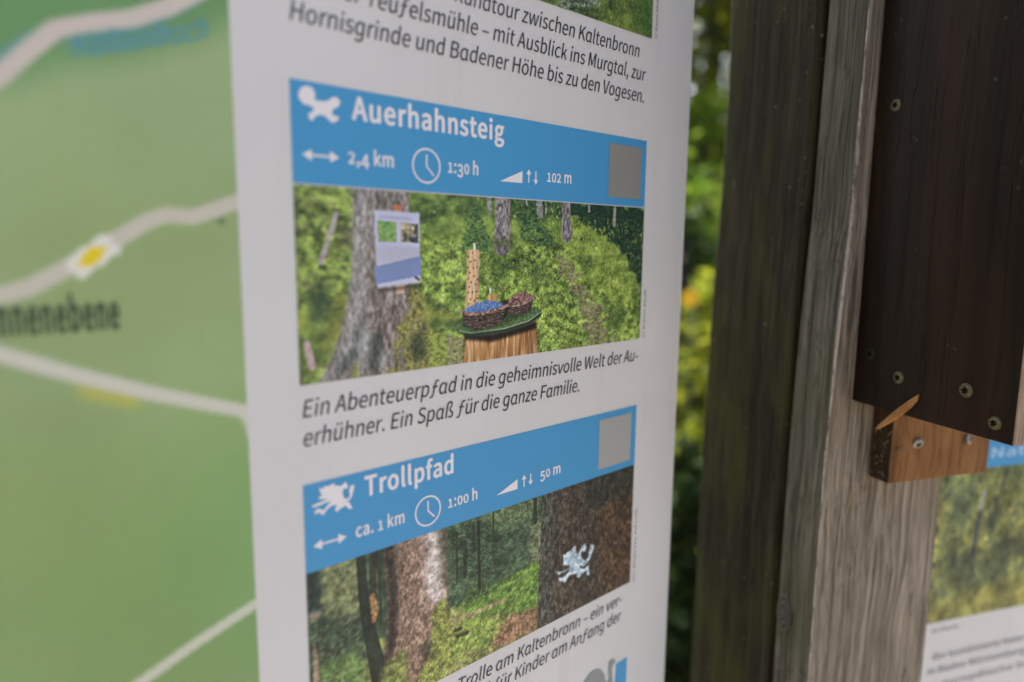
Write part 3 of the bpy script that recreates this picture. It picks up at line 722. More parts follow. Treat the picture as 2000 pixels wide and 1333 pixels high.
def tree(loc, h, wid, n, size, mat, seed, label, group, base=0.25, name='broadleaf_tree'):
    rng = np.random.default_rng(seed)
    t = thing(name, label, 'tree', Matrix.Translation(loc), group)
    tr = h * 0.022 + 0.04
    pts = [(rng.normal(0, 0.02) * h * q, rng.normal(0, 0.02) * h * q, h * q - 0.3 * (q == 0)) for q in (0, 0.2, 0.4, 0.6, 0.8, 0.97)]
    parts = [tube(pts, [tr * 1.3, tr, tr * 0.8, tr * 0.55, tr * 0.3, 0.01], 10)]
    cs, rs = [], []
    for k in range(22):
        q = rng.uniform(base, 0.95); a = rng.uniform(0, 6.28)
        L = wid * 0.5 * math.sin(math.pi * min(0.98, (q - base) / (1 - base) * 0.75 + 0.22)) * rng.uniform(0.7, 1.15)
        p0 = Vector((0, 0, h * q)); tip = p0 + Vector((math.cos(a) * L, math.sin(a) * L, L * rng.uniform(0.0, 0.5)))
        parts.append(tube([p0, p0.lerp(tip, 0.5) + Vector((0, 0, 0.05 * L)), tip], [tr * 0.35, tr * 0.2, 0.008], 6))
        for f_ in (0.5, 0.75, 1.0):
            c = p0.lerp(tip, f_)
            cs.append((c.x + rng.normal(0, 0.06 * wid), c.y + rng.normal(0, 0.06 * wid), c.z + rng.normal(0, 0.04 * wid))); rs.append(rng.uniform(0.06, 0.13) * wid)
    v, f = join(parts)
    raw_mesh('trunk', v, f, bark, t, True)
    v, f = leaves(rng, cs, rs, n, size, 0.75)
    np_mesh('crown', v, f, mat, t)
    return t

def spruce(loc, h, wid, seed, label, group):
    rng = np.random.default_rng(seed)
    t = thing('spruce_tree', label, 'tree', Matrix.Translation(loc), group)
    v, f = tube([(0, 0, -0.3), (0, 0, h * 0.5), (0, 0, h)], [0.02 * h + 0.05, 0.013 * h + 0.02, 0.01], 10)
    raw_mesh('trunk', v, f, bark, t, True)
    V, F = [], []
    o = 0
    for lv in np.linspace(0.06, 0.98, 26):
        nb = 9
        L = wid * 0.5 * (1 - lv) ** 0.8 + 0.12
        for k in range(nb):
            a = rng.uniform(0, 6.28); l2 = L * rng.uniform(0.75, 1.1)
            for q in np.arange(0.12, 1.0, 0.075):
                for sd in (-1, 1, 0):
                    b = a + sd * rng.uniform(0.5, 1.0)
                    p = np.array([math.cos(a) * l2 * q, math.sin(a) * l2 * q, h * lv - 0.32 * l2 * q + rng.normal(0, 0.03)])
                    tw = 0.22 * l2 * (1.15 - q) + 0.10
                    d = np.array([math.cos(b), math.sin(b), -0.35]) * tw
                    s = np.array([-math.sin(b), math.cos(b), 0]) * tw * 0.16
                    V += [p - s, p + s, p + d + s * 0.4, p + d - s * 0.4]
                    F.append((o, o + 1, o + 2, o + 3)); o += 4
    np_mesh('crown', np.array(V), np.array(F), leaf_dark, t)
    return t

# what stands in the light behind the boards
shrub((0.66, 2.35, 0), 1.45, 0.75, 2600, 0.055, leaf_bright, 11, 'sunlit yellow-green leafy shrub right behind the gap beside the post')
shrub((0.95, 3.5, 0), 1.9, 1.0, 4600, 0.06, leaf_mid, 12, 'fresh green bushy shrub standing further back between the yellow-green shrub and the spruces')
shrub((0.45, 3.6, 0), 2.3, 1.0, 3600, 0.06, leaf_mid, 15, 'tall green shrub hidden mostly behind the white map board')
shrub((0.60, 1.75, 0), 0.55, 0.45, 900, 0.07, leaf_dry, 13, 'low dry brown shrub with withered leaves at the foot of the gap')
shrub((1.25, 2.6, 0), 1.2, 0.9, 3000, 0.06, leaf_dark, 14, 'low dark green shrub behind the wooden post')
shrub((1.32, 4.5, 0), 2.5, 1.3, 6000, 0.07, leaf_mid, 16, 'high bushy green shrub filling the gap below the thin tree crown')
shrub((1.55, 5.6, 0), 4.1, 2.0, 14000, 0.08, leaf_bright, 17, 'highest yellow-green shrub at the back in front of the spruces')
shrub((0.78, 2.85, 0), 1.62, 0.7, 3600, 0.055, leaf_dark, 18, 'dark green upright shrub between the yellow-green one and the fresh green one')
shrub((0.54, 1.95, 0), 0.98, 0.55, 3600, 0.05, leaf_dark, 19, 'lowest dark green shrub in front of the yellow-green one')
tree((2.0, 7.4, 0), 6.0, 3.4, 13000, 0.10, leaf_mid, 24, 'dense mid green tree just left of the broad one', 'trees behind the information boards', 0.08)
tree((2.5, 5.6, 0), 5.6, 3.6, 10000, 0.085, leaf_bright, 21, 'slender broadleaf tree with airy yellow-green crown and specks of sky showing through', 'trees behind the information boards', 0.30)
tree((2.3, 7.0, 0), 7.5, 4.6, 15000, 0.12, leaf_mid, 22, 'broad green tree to the right behind the second board', 'trees behind the information boards', 0.15)
tree((3.0, 8.6, 0), 7.0, 4.8, 13000, 0.12, leaf_bright, 23, 'yellow-green broadleaf tree furthest back behind the airy tree', 'trees behind the information boards', 0.12)
SPR = [(-0.6, 7.5, 6.5, 3.2, 'dark spruce standing left behind the map board'), (0.6, 8.6, 2.6, 2.4, 'small young dark spruce behind the thin yellow-green tree'),
       (3.6, 9.5, 8.0, 3.6, 'tall dark spruce right behind the broad green tree'), (-3.5, 5.5, 7.5, 3.6, 'big dark spruce far left beyond the map'),
       (-5.5, 2.0, 8.0, 3.8, 'big dark spruce at the left end of the clearing'), (1.9, 11.5, 3.4, 3.0, 'half-grown dark spruce in the far middle'),
       (-2.2, 10.5, 8.5, 3.8, 'tallest dark spruce in the far left'), (6.0, 7.5, 7.0, 3.6, 'dark spruce far right of the boards'),
       (-2.9, -0.6, 9.5, 4.2, 'unseen big dark spruce close at the left, added to block skylight nearest to the map board'), (-3.4, -3.4, 9.5, 4.2, 'unseen big dark spruce at the left rear, added to block skylight'),  # spruces from here on are unseen, added to block skylight from the left
       (-2.2, -6.2, 9.0, 4.2, 'unseen dark spruce at the rear, added to block skylight'), (-5.2, -1.8, 11.0, 4.6, 'tallest unseen spruce at the left, added to block skylight behind the two near ones')]
for i, (x, y, h, w, lab) in enumerate(SPR):
    spruce((x, y, -0.1), h, w, 40 + i, lab, 'dark spruces around the clearing')

# one yellow flower seen through the gap
fl = thing('yellow_flower', 'single yellow blossom on a thin stem in the gap between map board and post', 'flower', Matrix.Translation((0.5, 1.93, 0)))
v, f = tube([(0.02, 0.02, -0.03), (0.015, 0, 0.6), (0, 0, 1.345)], [0.004, 0.003, 0.002], 6)
raw_mesh('stem', v, f, simple('stem_green', (0.05, 0.10, 0.02)), fl, True)
bm = bmesh.new()
for k in range(14):
    a = k * 2 * math.pi / 14
    d, s = Vector((math.cos(a), -0.35, math.sin(a))), Vector((-math.sin(a), 0, math.cos(a)))
    pts = [d * 0.004, d * 0.015 + s * 0.005, d * 0.026 + s * 0.003, d * 0.026 - s * 0.003, d * 0.015 - s * 0.005]
    bm.faces.new([bm.verts.new(Vector((0, -0.002, 1.352)) + p) for p in pts])
from_bm('petals', bm, simple('petal_yellow', (0.78, 0.50, 0.01)), fl)
bm = bmesh.new(); bmesh.ops.create_uvsphere(bm, u_segments=12, v_segments=8, radius=0.008, matrix=Matrix.Translation((0, -0.004, 1.352)) @ Matrix.Scale(0.5, 4, (0, 1, 0)))
from_bm('flower_head', bm, simple('flower_core', (0.6, 0.32, 0.01)), fl, True)

# grass and forest litter round the kiosk
rng = np.random.default_rng(5)
nb = 9000
gx, gy = rng.uniform(-4, 5, nb), rng.uniform(0.2, 9, nb)
ga = rng.uniform(0, 6.28, nb); gh = rng.uniform(0.06, 0.22, nb)
dx, dy = np.cos(ga), np.sin(ga)
b0 = np.stack([gx, gy, np.full(nb, -0.25)], 1); b0[:, 2] = -0.03
sv_ = np.stack([-dy, dx, np.zeros(nb)], 1) * 0.005
tip = b0 + np.stack([dx * gh * 0.5, dy * gh * 0.5, gh + 0.03], 1)
mid = b0 + np.stack([dx * gh * 0.15, dy * gh * 0.15, gh * 0.6 + 0.03], 1)
V = np.stack([b0 - sv_, b0 + sv_, mid + sv_ * 0.7, mid - sv_ * 0.7, tip], 1).reshape(-1, 3)
i = np.arange(nb)[:, None] * 5
F = np.concatenate([i + np.array([0, 1, 2]), i + np.array([0, 2, 3]), i + np.array([3, 2, 4])], 0)
tag(np_mesh('grass', V, F, leaf_mid), label='thin green grass growing over the forest floor', cat='grass', kind='stuff')

# ================================================================== FRAMES OF THE BOARDS
PF = frame(Vector((-0.11747, 0.29681, EYE - 0.75)), Vector((0.73962, 0.67303, 0)), Vector((0.67303, -0.73962, 0)))
FA = math.radians(72.5)
rd, od = Vector((math.sin(FA), math.cos(FA), 0)), Vector((math.cos(FA), -math.sin(FA), 0))
CX, CY = 0.23489, 0.48874
FF = frame(Vector((CX, CY, 0)), rd, od)                      # local x along the post's front, y up, z out of the front

white = panel_white('sign_white')
blue = flat_ink('band_blue', (64, 136, 180), 0.5)
pale = flat_ink('lettering_white', (212, 206, 206), 0.5)
ink = flat_ink('ink_black', (48, 46, 48), 0.5)
attr = attr_ink('picture_ink', 0.5)

# ================================================================== MAP BOARD
mb = thing('map_board', 'large white hiking sign with green map at left and trail descriptions at right', 'sign', PF)
from_bm('panel', box_bm(-0.95, 0.3335, 0, 1.36, -0.004, 0, 0.0006, 2), white, mb)
backm = wood('backing_wood', (0.03, 0.022, 0.015), (0.06, 0.045, 0.03), (0.10, 0.08, 0.055))
for yy in (0.06, 1.20):
    from_bm('rail', box_bm(-0.98, 0.42 if yy > 0.5 else 0.42, yy, yy + 0.07, -0.04, -0.0045, 0.003), backm, mb)

# --- the map print
mp = Picture(-330, 340, -0.4, 1090, 1.5, 3)
mp.sat = 1.1
g1, g2 = mp.fbm(90, 60, 3), mp.fbm(25, 20, 3)
full = np.ones((mp.H, mp.W))
mp.fill(full, (140, 156, 112))
mp.ramp(full, g1, [(132, 148, 100), (140, 156, 113), (144, 160, 116)])
mp.fill(mp.poly([(-115.8, 816.6), (-79.3, 802.2), (-70.3, 806.2), (-59.1, 813.3), (-47.7, 815.7), (-33.6, 820.0), (-20.4, 826.3), (-6.3, 834.1), (-0.1, 839.8), (0.9, 859.8), (-114.6, 830.0)], 3), (100, 134, 88))
mp.fill(mp.poly([(-130.8, 653.9), (-72.5, 647.0), (-49.6, 649.6), (-33.7, 659.0), (1.4, 677.7), (7.3, 650.4), (2.0, 524.3), (-136.4, 593.3)], 26), (114, 138, 84))
mp.fill(mp.poly([(-35.0, 634.8), (1.8, 658.7), (6.3, 626.0), (2.7, 540.1), (-20.5, 550.8)], 16), (118, 148, 96))
mp.fill(mp.poly([(-128.9, 674.1), (-48.5, 666.4), (-62.6, 642.3), (-131.9, 642.0)], 14), (128, 146, 88), 0.8)
hs = mp.fbm(70, 90, 4)
mp.mul(full, 0.96 + 0.08 * hs)
ct = np.abs((mp.fbm(110, 90, 3) * 9) % 1 - 0.5)
mp.fill(np.clip(1 - ct / 0.06, 0, 1), (118, 130, 84), 0.12)
mp.fill(mp.line([(-96.2, 793.9), (-78.7, 810.1), (-67.9, 819.4), (-58.4, 824.2), (-45.3, 826.2), (-29.2, 834.0), (-13.7, 844.6), (-5.3, 854.4)], 5), (96, 135, 140), 0.75)
mp.fill(mp.line([(-57.9, 819.6), (-47.3, 820.8), (-35.2, 823.5), (-23.9, 830.9)], 4), (98, 138, 140), 0.5)
mp.fill(mp.line([(-96.4, 791.5), (-79.1, 804.7), (-69.6, 815.3), (-61.5, 823.6), (-50.1, 828.2), (-36.4, 832.6), (-23.4, 839.5), (-9.5, 849.5)], [6, 6, 6, 6, 6, 6.2, 6.2, 6.2]), (190, 178, 168))
mp.fill(mp.line([(-101.8, 726.9), (-84.9, 730.0), (-75.8, 732.5), (-64.3, 739.1), (-54.9, 744.8), (-45.0, 751.2), (-35.6, 757.3), (-27.9, 760.0), (-18.2, 759.5), (-9.9, 762.5), (2.1, 767.3)], 6.2), (184, 178, 162))
mp.fill(mp.poly([(-65.1, 741.4), (-50.8, 752.5), (-45.0, 745.9), (-59.6, 734.8)]), (208, 204, 192))
mp.fill(mp.poly([(-61.0, 739.8), (-56.2, 747.2), (-49.1, 747.7), (-54.9, 740.1)]), (208, 186, 34))
mp.fill(mp.poly([(-63.2, 696.3), (-42.3, 688.8), (-43.2, 683.2), (-62.9, 690.3)], 1), (172, 168, 88))
mp.fill(mp.line([(-102.7, 716.2), (-86.5, 709.4), (-63.9, 699.0), (-37.8, 688.2), (1.3, 674.2)], 5.8), (190, 186, 172))
mp.fill(mp.line([(-3.2, 676.1), (-0.0, 670.9), (2.6, 661.4)], 4), (190, 186, 174))
mp.fill(mp.line([(-51.9, 565.3), (-28.0, 574.3), (0.9, 583.5)], 5.0), (184, 184, 166))
mp.fill(mp.line([(-7.8, 758.4), (-6.7, 757.7)], 2.0), (88, 100, 70))
mp.mesh('map_print', attr, mb, 0.2)
def lettering(s, start, end, cap, mat, parent, name='lettering', lift=0.4, **kw):
    return print_shape(name, None, mat, parent, lift, text_groups(s, start, end, cap, **kw))
a, b = [(-87.4, 716.0), (-47.9, 716.0)]
lettering('nnenebene', a, b, 12.5, flat_ink('map_ink', (64, 76, 52)), mb, 'place_name', bold=0.075)
a, b = [(-58.1, 814.1), (-12.0, 830.6)]
lettering('Kaltenbach', a, b, 8.5, flat_ink('map_blue', (80, 142, 150)), mb, 'place_name', bold=0.01, italic=True, tilt=True)

# --- trail text above the first band
a, b = [(24.8, 845.7), (278.2, 845.5)]
lettering('Hornisgrinde und Badener Höhe bis zu den Vogesen.', a, b, 8.4, ink, mb, 'text_line', italic=True, bold=0.0)
adv0 = lay_out('Hornisgrinde und Badener Höhe bis zu den Vogesen.', True, 0.0)[1]
SCB = (b[0] - a[0]) / adv0
s1 = 'und der Teufelsmühle – mit Ausblick ins Murgtal, zur'
a, b = [(65.6, 860.0), (277.9, 859.6)]
w = lay_out(s1, True, 0.0)[1] * SCB
lettering(s1, (b[0] - w, (a[1] + b[1]) / 2), (b[0], (a[1] + b[1]) / 2), 8.4, ink, mb, 'text_line', italic=True, bold=0.0)
s1 = 'Rundtour zwischen Kaltenbronn'
a, b = [(156.3, 875.9), (271.2, 873.8)]
w = lay_out(s1, True, 0.0)[1] * SCB
lettering(s1, (b[0] - w, b[1]), (b[0], b[1]), 8.4, ink, mb, 'text_line', italic=True, bold=0.0)

# --- first trail
a, b, c, d = [(24.8, 821.0), (282.9, 821.4), (282.8, 776.1), (24.7, 775.2)]
band = print_shape('header_band', [[(24.7, a[1]), (282.9, a[1]), (282.9, c[1]), (24.7, c[1])]], blue, mb, 0.2)
lettering('Auerhahnsteig', *[(54.8, 807.0), (151.0, 807.7)], 10.3, pale, band, 'title', lift=0.2, bold=0.048)
lettering('2,4 km', *[(52.1, 786.5), (78.3, 787.2)], 6.8, pale, band, 'distance', lift=0.2, bold=0.04)
lettering('1:30 h', *[(110.7, 787.1), (132.6, 787.0)], 6.8, pale, band, 'duration', lift=0.2, bold=0.04)
lettering('102 m', *[(185.1, 787.4), (207.7, 787.1)], 6.8, pale, band, 'climb', lift=0.2, bold=0.04)
def bar(p, q, w):
    p, q = Vector(p), Vector(q)
    n = (q - p).normalized(); n = Vector((-n.y, n.x)) * w / 2
    return [tuple(p + n), tuple(p - n), tuple(q - n), tuple(q + n)]
def clock(cx, cy, r, hands, parent):
    th = 0.95
    cs = []
    for rr, sg in ((r, 1), (r - th, -1)):
        cs.append([(cx + rr * math.cos(t * sg * 2 * math.pi / 64), cy + rr * math.sin(t * sg * 2 * math.pi / 64)) for t in range(64)])
    for i in range(2):
        cs.append(bar(hands[i], hands[i + 1], 0.85))
    print_shape('clock_icon', cs, pale, parent, 0.2)
def width_arrow(p, q, parent, hw=2.6, hl=4.6, sw=1.0):
    y = (p[1] + q[1]) / 2
    x0, x1 = p[0], q[0]
    print_shape('width_arrow', [[(x0, y), (x0 + hl, y - hw), (x0 + hl, y - sw / 2), (x1 - hl, y - sw / 2), (x1 - hl, y - hw), (x1, y), (x1 - hl, y + hw), (x1 - hl, y + sw / 2), (x0 + hl, y + sw / 2), (x0 + hl, y + hw)]], pale, parent, 0.2)
def slope_icon(tri, uptop, upbot, dntop, dntip, parent):
    cs = [[(tri[0][0], tri[0][1]), (tri[2][0], tri[0][1]), (tri[2][0], tri[1][1])]]
    hw, hl, sw = 2.0, 2.9, 0.95
    x, t, y = uptop[0], uptop[1], upbot[1]
    cs.append([(x, t), (x - hw, t - hl), (x - sw / 2, t - hl), (x - sw / 2, y), (x + sw / 2, y), (x + sw / 2, t - hl), (x + hw, t - hl)])
    x, t, y = dntip[0], dntip[1], dntop[1]
    cs.append([(x, t), (x + hw, t + hl), (x + sw / 2, t + hl), (x + sw / 2, y), (x - sw / 2, y), (x - sw / 2, t + hl), (x - hw, t + hl)])
    print_shape('slope_icon', cs, pale, parent, 0.2)
c0, cl, cr = [(97.5, 789.2), (88.8, 789.7), (106.7, 788.6)]
clock(c0[0], c0[1], (cr[0] - cl[0]) / 2, [(97.7, 795.0), (97.6, 789.0), (102.2, 784.5)], band)
width_arrow(*[(29.5, 788.8), (47.8, 789.0)], band)
slope_icon([(148.1, 784.9), (165.5, 791.8), (165.4, 785.0)], *[(170.5, 793.2), (170.5, 785.5), (176.4, 792.5), (176.3, 784.6)], band)
print_shape('grouse_emblem', [[(36.5, 813.2), (40.6, 813.3), (43.5, 814.2), (44.8, 815.7), (47.4, 816.2), (49.3, 814.1), (48.1, 812.1), (45.7, 810.7), (44.5, 808.8), (45.6, 807.6), (48.1, 807.5), (47.7, 805.8), (45.0, 804.3), (42.9, 805.4), (41.4, 806.9), (38.4, 807.2), (35.9, 805.8), (35.3, 804.2), (33.7, 804.3), (32.9, 806.6), (35.4, 808.5), (35.8, 809.8), (33.8, 810.5), (30.9, 810.9), (28.8, 812.9), (28.6, 815.6), (30.1, 817.9), (32.7, 819.0), (35.3, 818.5), (36.6, 816.4)]], pale, band, 0.2)
a, b, c, d = [(243.1, 816.1), (277.7, 816.5), (277.2, 780.7), (242.6, 780.7)]
tile = flat_ink('tile_grey', (128, 126, 120))
print_shape('blank_tile', [[(a[0], a[1] - 0.4), (c[0], a[1] - 0.4), (c[0], c[1] + 0.4), (a[0], c[1] + 0.4)]], tile, band, 0.2)

# --- caption
a, b = [(24.5, 667.1), (277.4, 667.6)]
lettering('Ein Abenteuerpfad in die geheimnisvolle Welt der Au', a, b, 8.4, ink, mb, 'text_line', italic=True, bold=0.0)
h0 = [(278.4, 671.1), (282.2, 671.1)]
print_shape('text_line', [bar((b[0] + 1.2, b[1] + 8.4 * 0.30), (b[0] + 4.2, b[1] + 8.4 * 0.30), 0.75)], ink, mb, 0.4)
a, b = [(24.5, 653.3), (219.8, 653.1)]
lettering('erhühner. Ein Spaß für die ganze Familie.', a, b, 8.4, ink, mb, 'text_line', italic=True, bold=0.0)

# --- second trail
a, b, c, d = [(24.6, 634.5), (282.3, 633.9), (281.2, 589.6), (24.3, 589.1)]
y1, y0 = (a[1] + b[1]) / 2, (c[1] + d[1]) / 2
band2 = print_shape('header_band', [[(24.5, y1), (282.2, y1), (282.2, y0), (24.5, y0)]], blue, mb, 0.2)
lettering('Trollpfad', *[(57.1, 621.0), (115.5, 620.5)], 10.3, pale, band2, 'title', lift=0.2, bold=0.048)
lettering('ca. 1 km', *[(51.5, 600.9), (81.8, 599.5)], 6.8, pale, band2, 'distance', lift=0.2, bold=0.04)
lettering('1:00 h', *[(110.0, 600.9), (132.7, 600.3)], 6.8, pale, band2, 'duration', lift=0.2, bold=0.04)
lettering('50 m', *[(183.8, 600.9), (203.3, 600.8)], 6.8, pale, band2, 'climb', lift=0.2, bold=0.04)
c0, cl, cr = [(96.8, 602.6), (88.2, 603.0), (105.8, 602.2)]
clock(c0[0], c0[1], (cr[0] - cl[0]) / 2, [(96.8, 608.4), (96.8, 602.6), (101.1, 598.2)], band2)
width_arrow(*[(28.6, 602.0), (46.7, 602.7)], band2)
slope_icon([(147.1, 598.9), (164.6, 605.3), (164.3, 598.5)], *[(169.9, 606.8), (170.1, 598.9), (175.1, 606.4), (175.6, 598.8)], band2)
TROLL = [[(32.7, 631.5), (34.5, 630.3), (35.6, 631.6), (37.5, 631.1), (40.9, 632.0), (40.6, 630.7), (44.2, 629.5), (46.9, 631.0), (48.1, 628.6), (47.2, 627.2), (45.9, 628.1), (45.0, 626.1), (45.8, 622.6), (48.1, 622.1), (49.1, 623.5), (48.6, 625.8), (49.4, 628.3), (51.7, 628.4), (51.2, 625.7), (50.2, 622.6), (48.4, 620.8), (46.0, 621.1), (48.4, 620.2), (50.4, 616.2), (48.2, 616.5), (46.8, 618.7), (43.9, 618.1), (41.6, 616.6), (40.7, 618.0), (41.7, 620.5), (38.9, 620.5), (36.6, 619.5), (34.1, 616.9), (32.4, 618.9), (29.6, 618.7), (30.4, 620.5), (32.3, 621.0), (34.4, 619.4), (36.7, 621.5), (39.0, 623.0), (35.6, 623.0), (32.9, 622.4), (29.0, 622.1), (28.7, 623.3), (32.4, 623.9), (36.8, 624.4), (34.6, 625.2), (32.5, 625.5), (32.1, 626.6), (34.1, 627.2), (33.0, 629.1)]]
print_shape('troll_emblem', TROLL, pale, band2, 0.2)
a, b, c, d = [(241.0, 629.6), (276.3, 629.1), (276.7, 591.2), (241.4, 594.2)]
print_shape('blank_tile', [[(a[0], a[1]), (b[0], a[1]), (b[0], d[1]), (a[0], d[1])]], flat_ink('tile_pale', (150, 148, 144)), band2, 0.2)
KB = [(166.3, 483.0), (225.9, 482.6)]
sK = 'Trolle am Kaltenbronn – ein ver-'
b = [(272.4, 481.7)][0]
w = lay_out(sK, True, 0.0)[1] * SCB
yb = (KB[0][1] + KB[1][1]) / 2
lettering(sK, (b[0] - w, yb), (b[0], yb), 8.4, ink, mb, 'text_line', italic=True, bold=0.0)
sK = 'l für Kinder am Anfang der'
b = [(271.5, 469.6)][0]
w = lay_out(sK, True, 0.0)[1] * SCB
lettering(sK, (b[0] - w, b[1]), (b[0], b[1]), 8.4, ink, mb, 'text_line', italic=True, bold=0.0)
# third trail: only its top right end shows
a, b = [(269.0, 436.6), (280.9, 435.5)]
print_shape('header_band', [[(a[0] - 0.5, b[1]), (281.8, b[1]), (281.8, b[1] - 46), (a[0] - 3.0, b[1] - 46)]], blue, mb, 0.2)
print_shape('snail_drawing', [[(229.0, 433.9), (233.7, 438.5), (238.7, 441.6), (244.1, 441.8), (250.4, 439.3), (254.8, 433.4), (256.5, 427.1), (258.8, 424.1), (260.3, 428.4), (259.3, 436.3), (260.1, 441.0), (263.4, 441.9), (265.4, 441.0), (267.0, 439.5), (267.5, 437.3), (265.4, 436.7), (263.8, 433.9), (264.3, 427.6), (266.1, 414.6), (256.7, 406.9), (229.5, 420.1)]], flat_ink('snail_grey', (128, 132, 130)), mb, 0.4)
# photo credits, set upright along the pictures
credit = flat_ink('credit_ink', (110, 106, 108))
for a, b in ([(289.3, 889.3), (288.7, 915.9)], [(287.7, 682.9), (286.6, 718.2)], [(286.8, 495.6), (285.3, 554.5)]):
    print_shape('photo_credit', None, credit, mb, 0.4, text_groups('© Karin Muß', (a[0] + 0.7, a[1]), None, 2.6, rot=True, width=b[1] - a[1]))

# ------------------------------------------------------------------ printed pictures
GREENS = [(122, 146, 62), (142, 160, 72), (104, 132, 52), (84, 112, 44), (152, 166, 84), (70, 96, 44)]
DEEP = [(36, 62, 42), (28, 50, 38), (48, 78, 46), (22, 40, 32)]
def picture_bushes(p):
    full = np.ones((p.H, p.W))
    n1, n2, n3 = p.fbm(60, 45, 4), p.fbm(16, 11, 4), p.fbm(4, 3, 3)
    p.ramp(full, n1 * 0.5 + n2 * 0.35 + n3 * 0.15, [(58, 78, 38), (92, 114, 48), (124, 146, 62), (150, 164, 84)])
    return n1, n2, n3

# first trail picture: forest edge with the food table
a, b, c, d = [(24.9, 774.7), (282.8, 775.8), (282.4, 683.4), (24.6, 682.7)]
p1 = Picture(24.7, 683.0, 282.8, 775.4, 0.4, 7)
n1, n2, n3 = picture_bushes(p1)
full = np.ones((p1.H, p1.W))
n4 = p1.fbm(9, 7, 3)
shade = 0.30 + 1.15 * (0.35 * n2 + 0.25 * n1 + 0.4 * n4)
center = p1.poly([(87.1, 774.3), (282.5, 779.6), (288.7, 679.4), (85.9, 680.0)])
leftp = p1.poly([(21.9, 776.3), (87.2, 776.8), (86.8, 748.4), (20.8, 748.0), (18.1, 677.6), (85.8, 673.1), (87.2, 779.4), (21.8, 775.2)]) * 0 + p1.poly([(23.1, 777.5), (87.2, 778.1), (90.7, 678.0), (21.9, 679.4)])
# upper wood
p1.ramp(p1.poly([(87.2, 777.4), (285.0, 778.0), (285.9, 763.8), (200.9, 765.4), (166.1, 760.8), (142.2, 763.1), (116.7, 763.7), (86.9, 758.8)], 6, 5), n2, [(40, 60, 34), (66, 90, 46), (98, 122, 58)], 0.8)
p1.ramp(p1.poly([(87.2, 779.4), (120.2, 774.7), (116.7, 762.3), (99.7, 751.1), (86.8, 751.0)], 6, 6), n2, [(52, 70, 38), (92, 116, 52), (126, 146, 66)], 0.8)
spr = p1.poly([(191.5, 778.4), (286.7, 779.8), (291.3, 705.4), (275.7, 717.2), (266.1, 735.3), (251.7, 745.8), (240.5, 759.3), (225.1, 760.3), (207.9, 768.2)], 1.5, 26, 26)
p1.ramp(spr, n2 * 0.6 + n3 * 0.4, [(14, 30, 26), (26, 52, 38), (44, 74, 48)])
p1.dabs(spr, 1500, DEEP, (2, 6), (0.7, 1.4), (-30, 30), (0.25, 0.7), None, 8)
dk = p1.poly([(153.7, 776.5), (200.6, 776.7), (205.6, 765.0), (183.0, 765.8), (166.0, 763.2), (153.8, 764.9)], 4, 5)
p1.ramp(dk, n3, [(24, 44, 34), (44, 72, 44), (78, 104, 52)], 0.8)
for tr, w in (([(250.2, 777.1), (250.4, 762.9)], 3), ([(224.5, 776.9), (224.7, 771.4)], 2.2), ([(169.1, 776.4), (169.2, 772.8)], 1.6), ([(139.8, 776.0), (140.6, 767.6)], 3.2), ([(179.3, 776.3), (180.3, 767.2)], 5.2), ([(185.4, 773.5), (185.5, 768.7)], 1.2)):
    p1.ramp(p1.line(tr, w), n3, [(96, 96, 94), (128, 124, 120), (150, 146, 142)], 0.9)
# bilberry slopes
low = np.clip(center - spr, 0, 1) * (p1.poly([(86.9, 754.9), (120.2, 751.4), (158.1, 748.8), (210.6, 757.1), (290.4, 720.3), (293.2, 675.2), (85.8, 675.9)], 3, 6))
p1.ramp(low, 0.45 * n1 + 0.35 * n2 + 0.2 * n3, [(66, 88, 40), (104, 130, 52), (134, 156, 64), (156, 170, 86)], 0.85)
p1.mul(low, 0.66 + 0.6 * n4)
p1.dabs(low, 10000, GREENS, (1.0, 2.4), (0.6, 1.0), (50, 130), (0.35, 0.95), shade, 20)
p1.dabs(low, 2600, [(164, 178, 100), (150, 168, 88), (40, 58, 32), (32, 50, 30)], (0.8, 1.5), (0.6, 0.8), (0, 180), (0.4, 0.9), None, 10)
bank = p1.poly([(205.6, 766.5), (230.2, 759.1), (254.3, 749.3), (275.1, 728.0), (282.3, 705.9), (231.7, 722.3), (201.7, 739.4), (198.9, 755.3)], 3, 5)
p1.ramp(bank, n2 * 0.6 + n3 * 0.4, [(84, 108, 42), (128, 150, 56), (150, 166, 74)], 0.8)
p1.dabs(bank, 1800, GREENS[:3] + [(158, 172, 78)], (1, 2.6), (0.6, 1.1), (50, 130), (0.3, 0.8), shade * 1.05, 16)
p1.dabs(p1.poly([(191.8, 767.6), (283.3, 767.3), (287.1, 705.7), (242.1, 721.9), (201.6, 742.6)]), 900, [(128, 148, 66), (96, 122, 54), (146, 162, 80)], (1.5, 4), (0.8, 1.4), (30, 150), (0.15, 0.5), 0.5 + 0.9 * n4, 12)
p1.dabs(np.clip(center - spr, 0, 1), 2200, GREENS + [(50, 72, 40)], (1.2, 4), (0.8, 1.6), (0, 180), (0.2, 0.6), shade, 12)
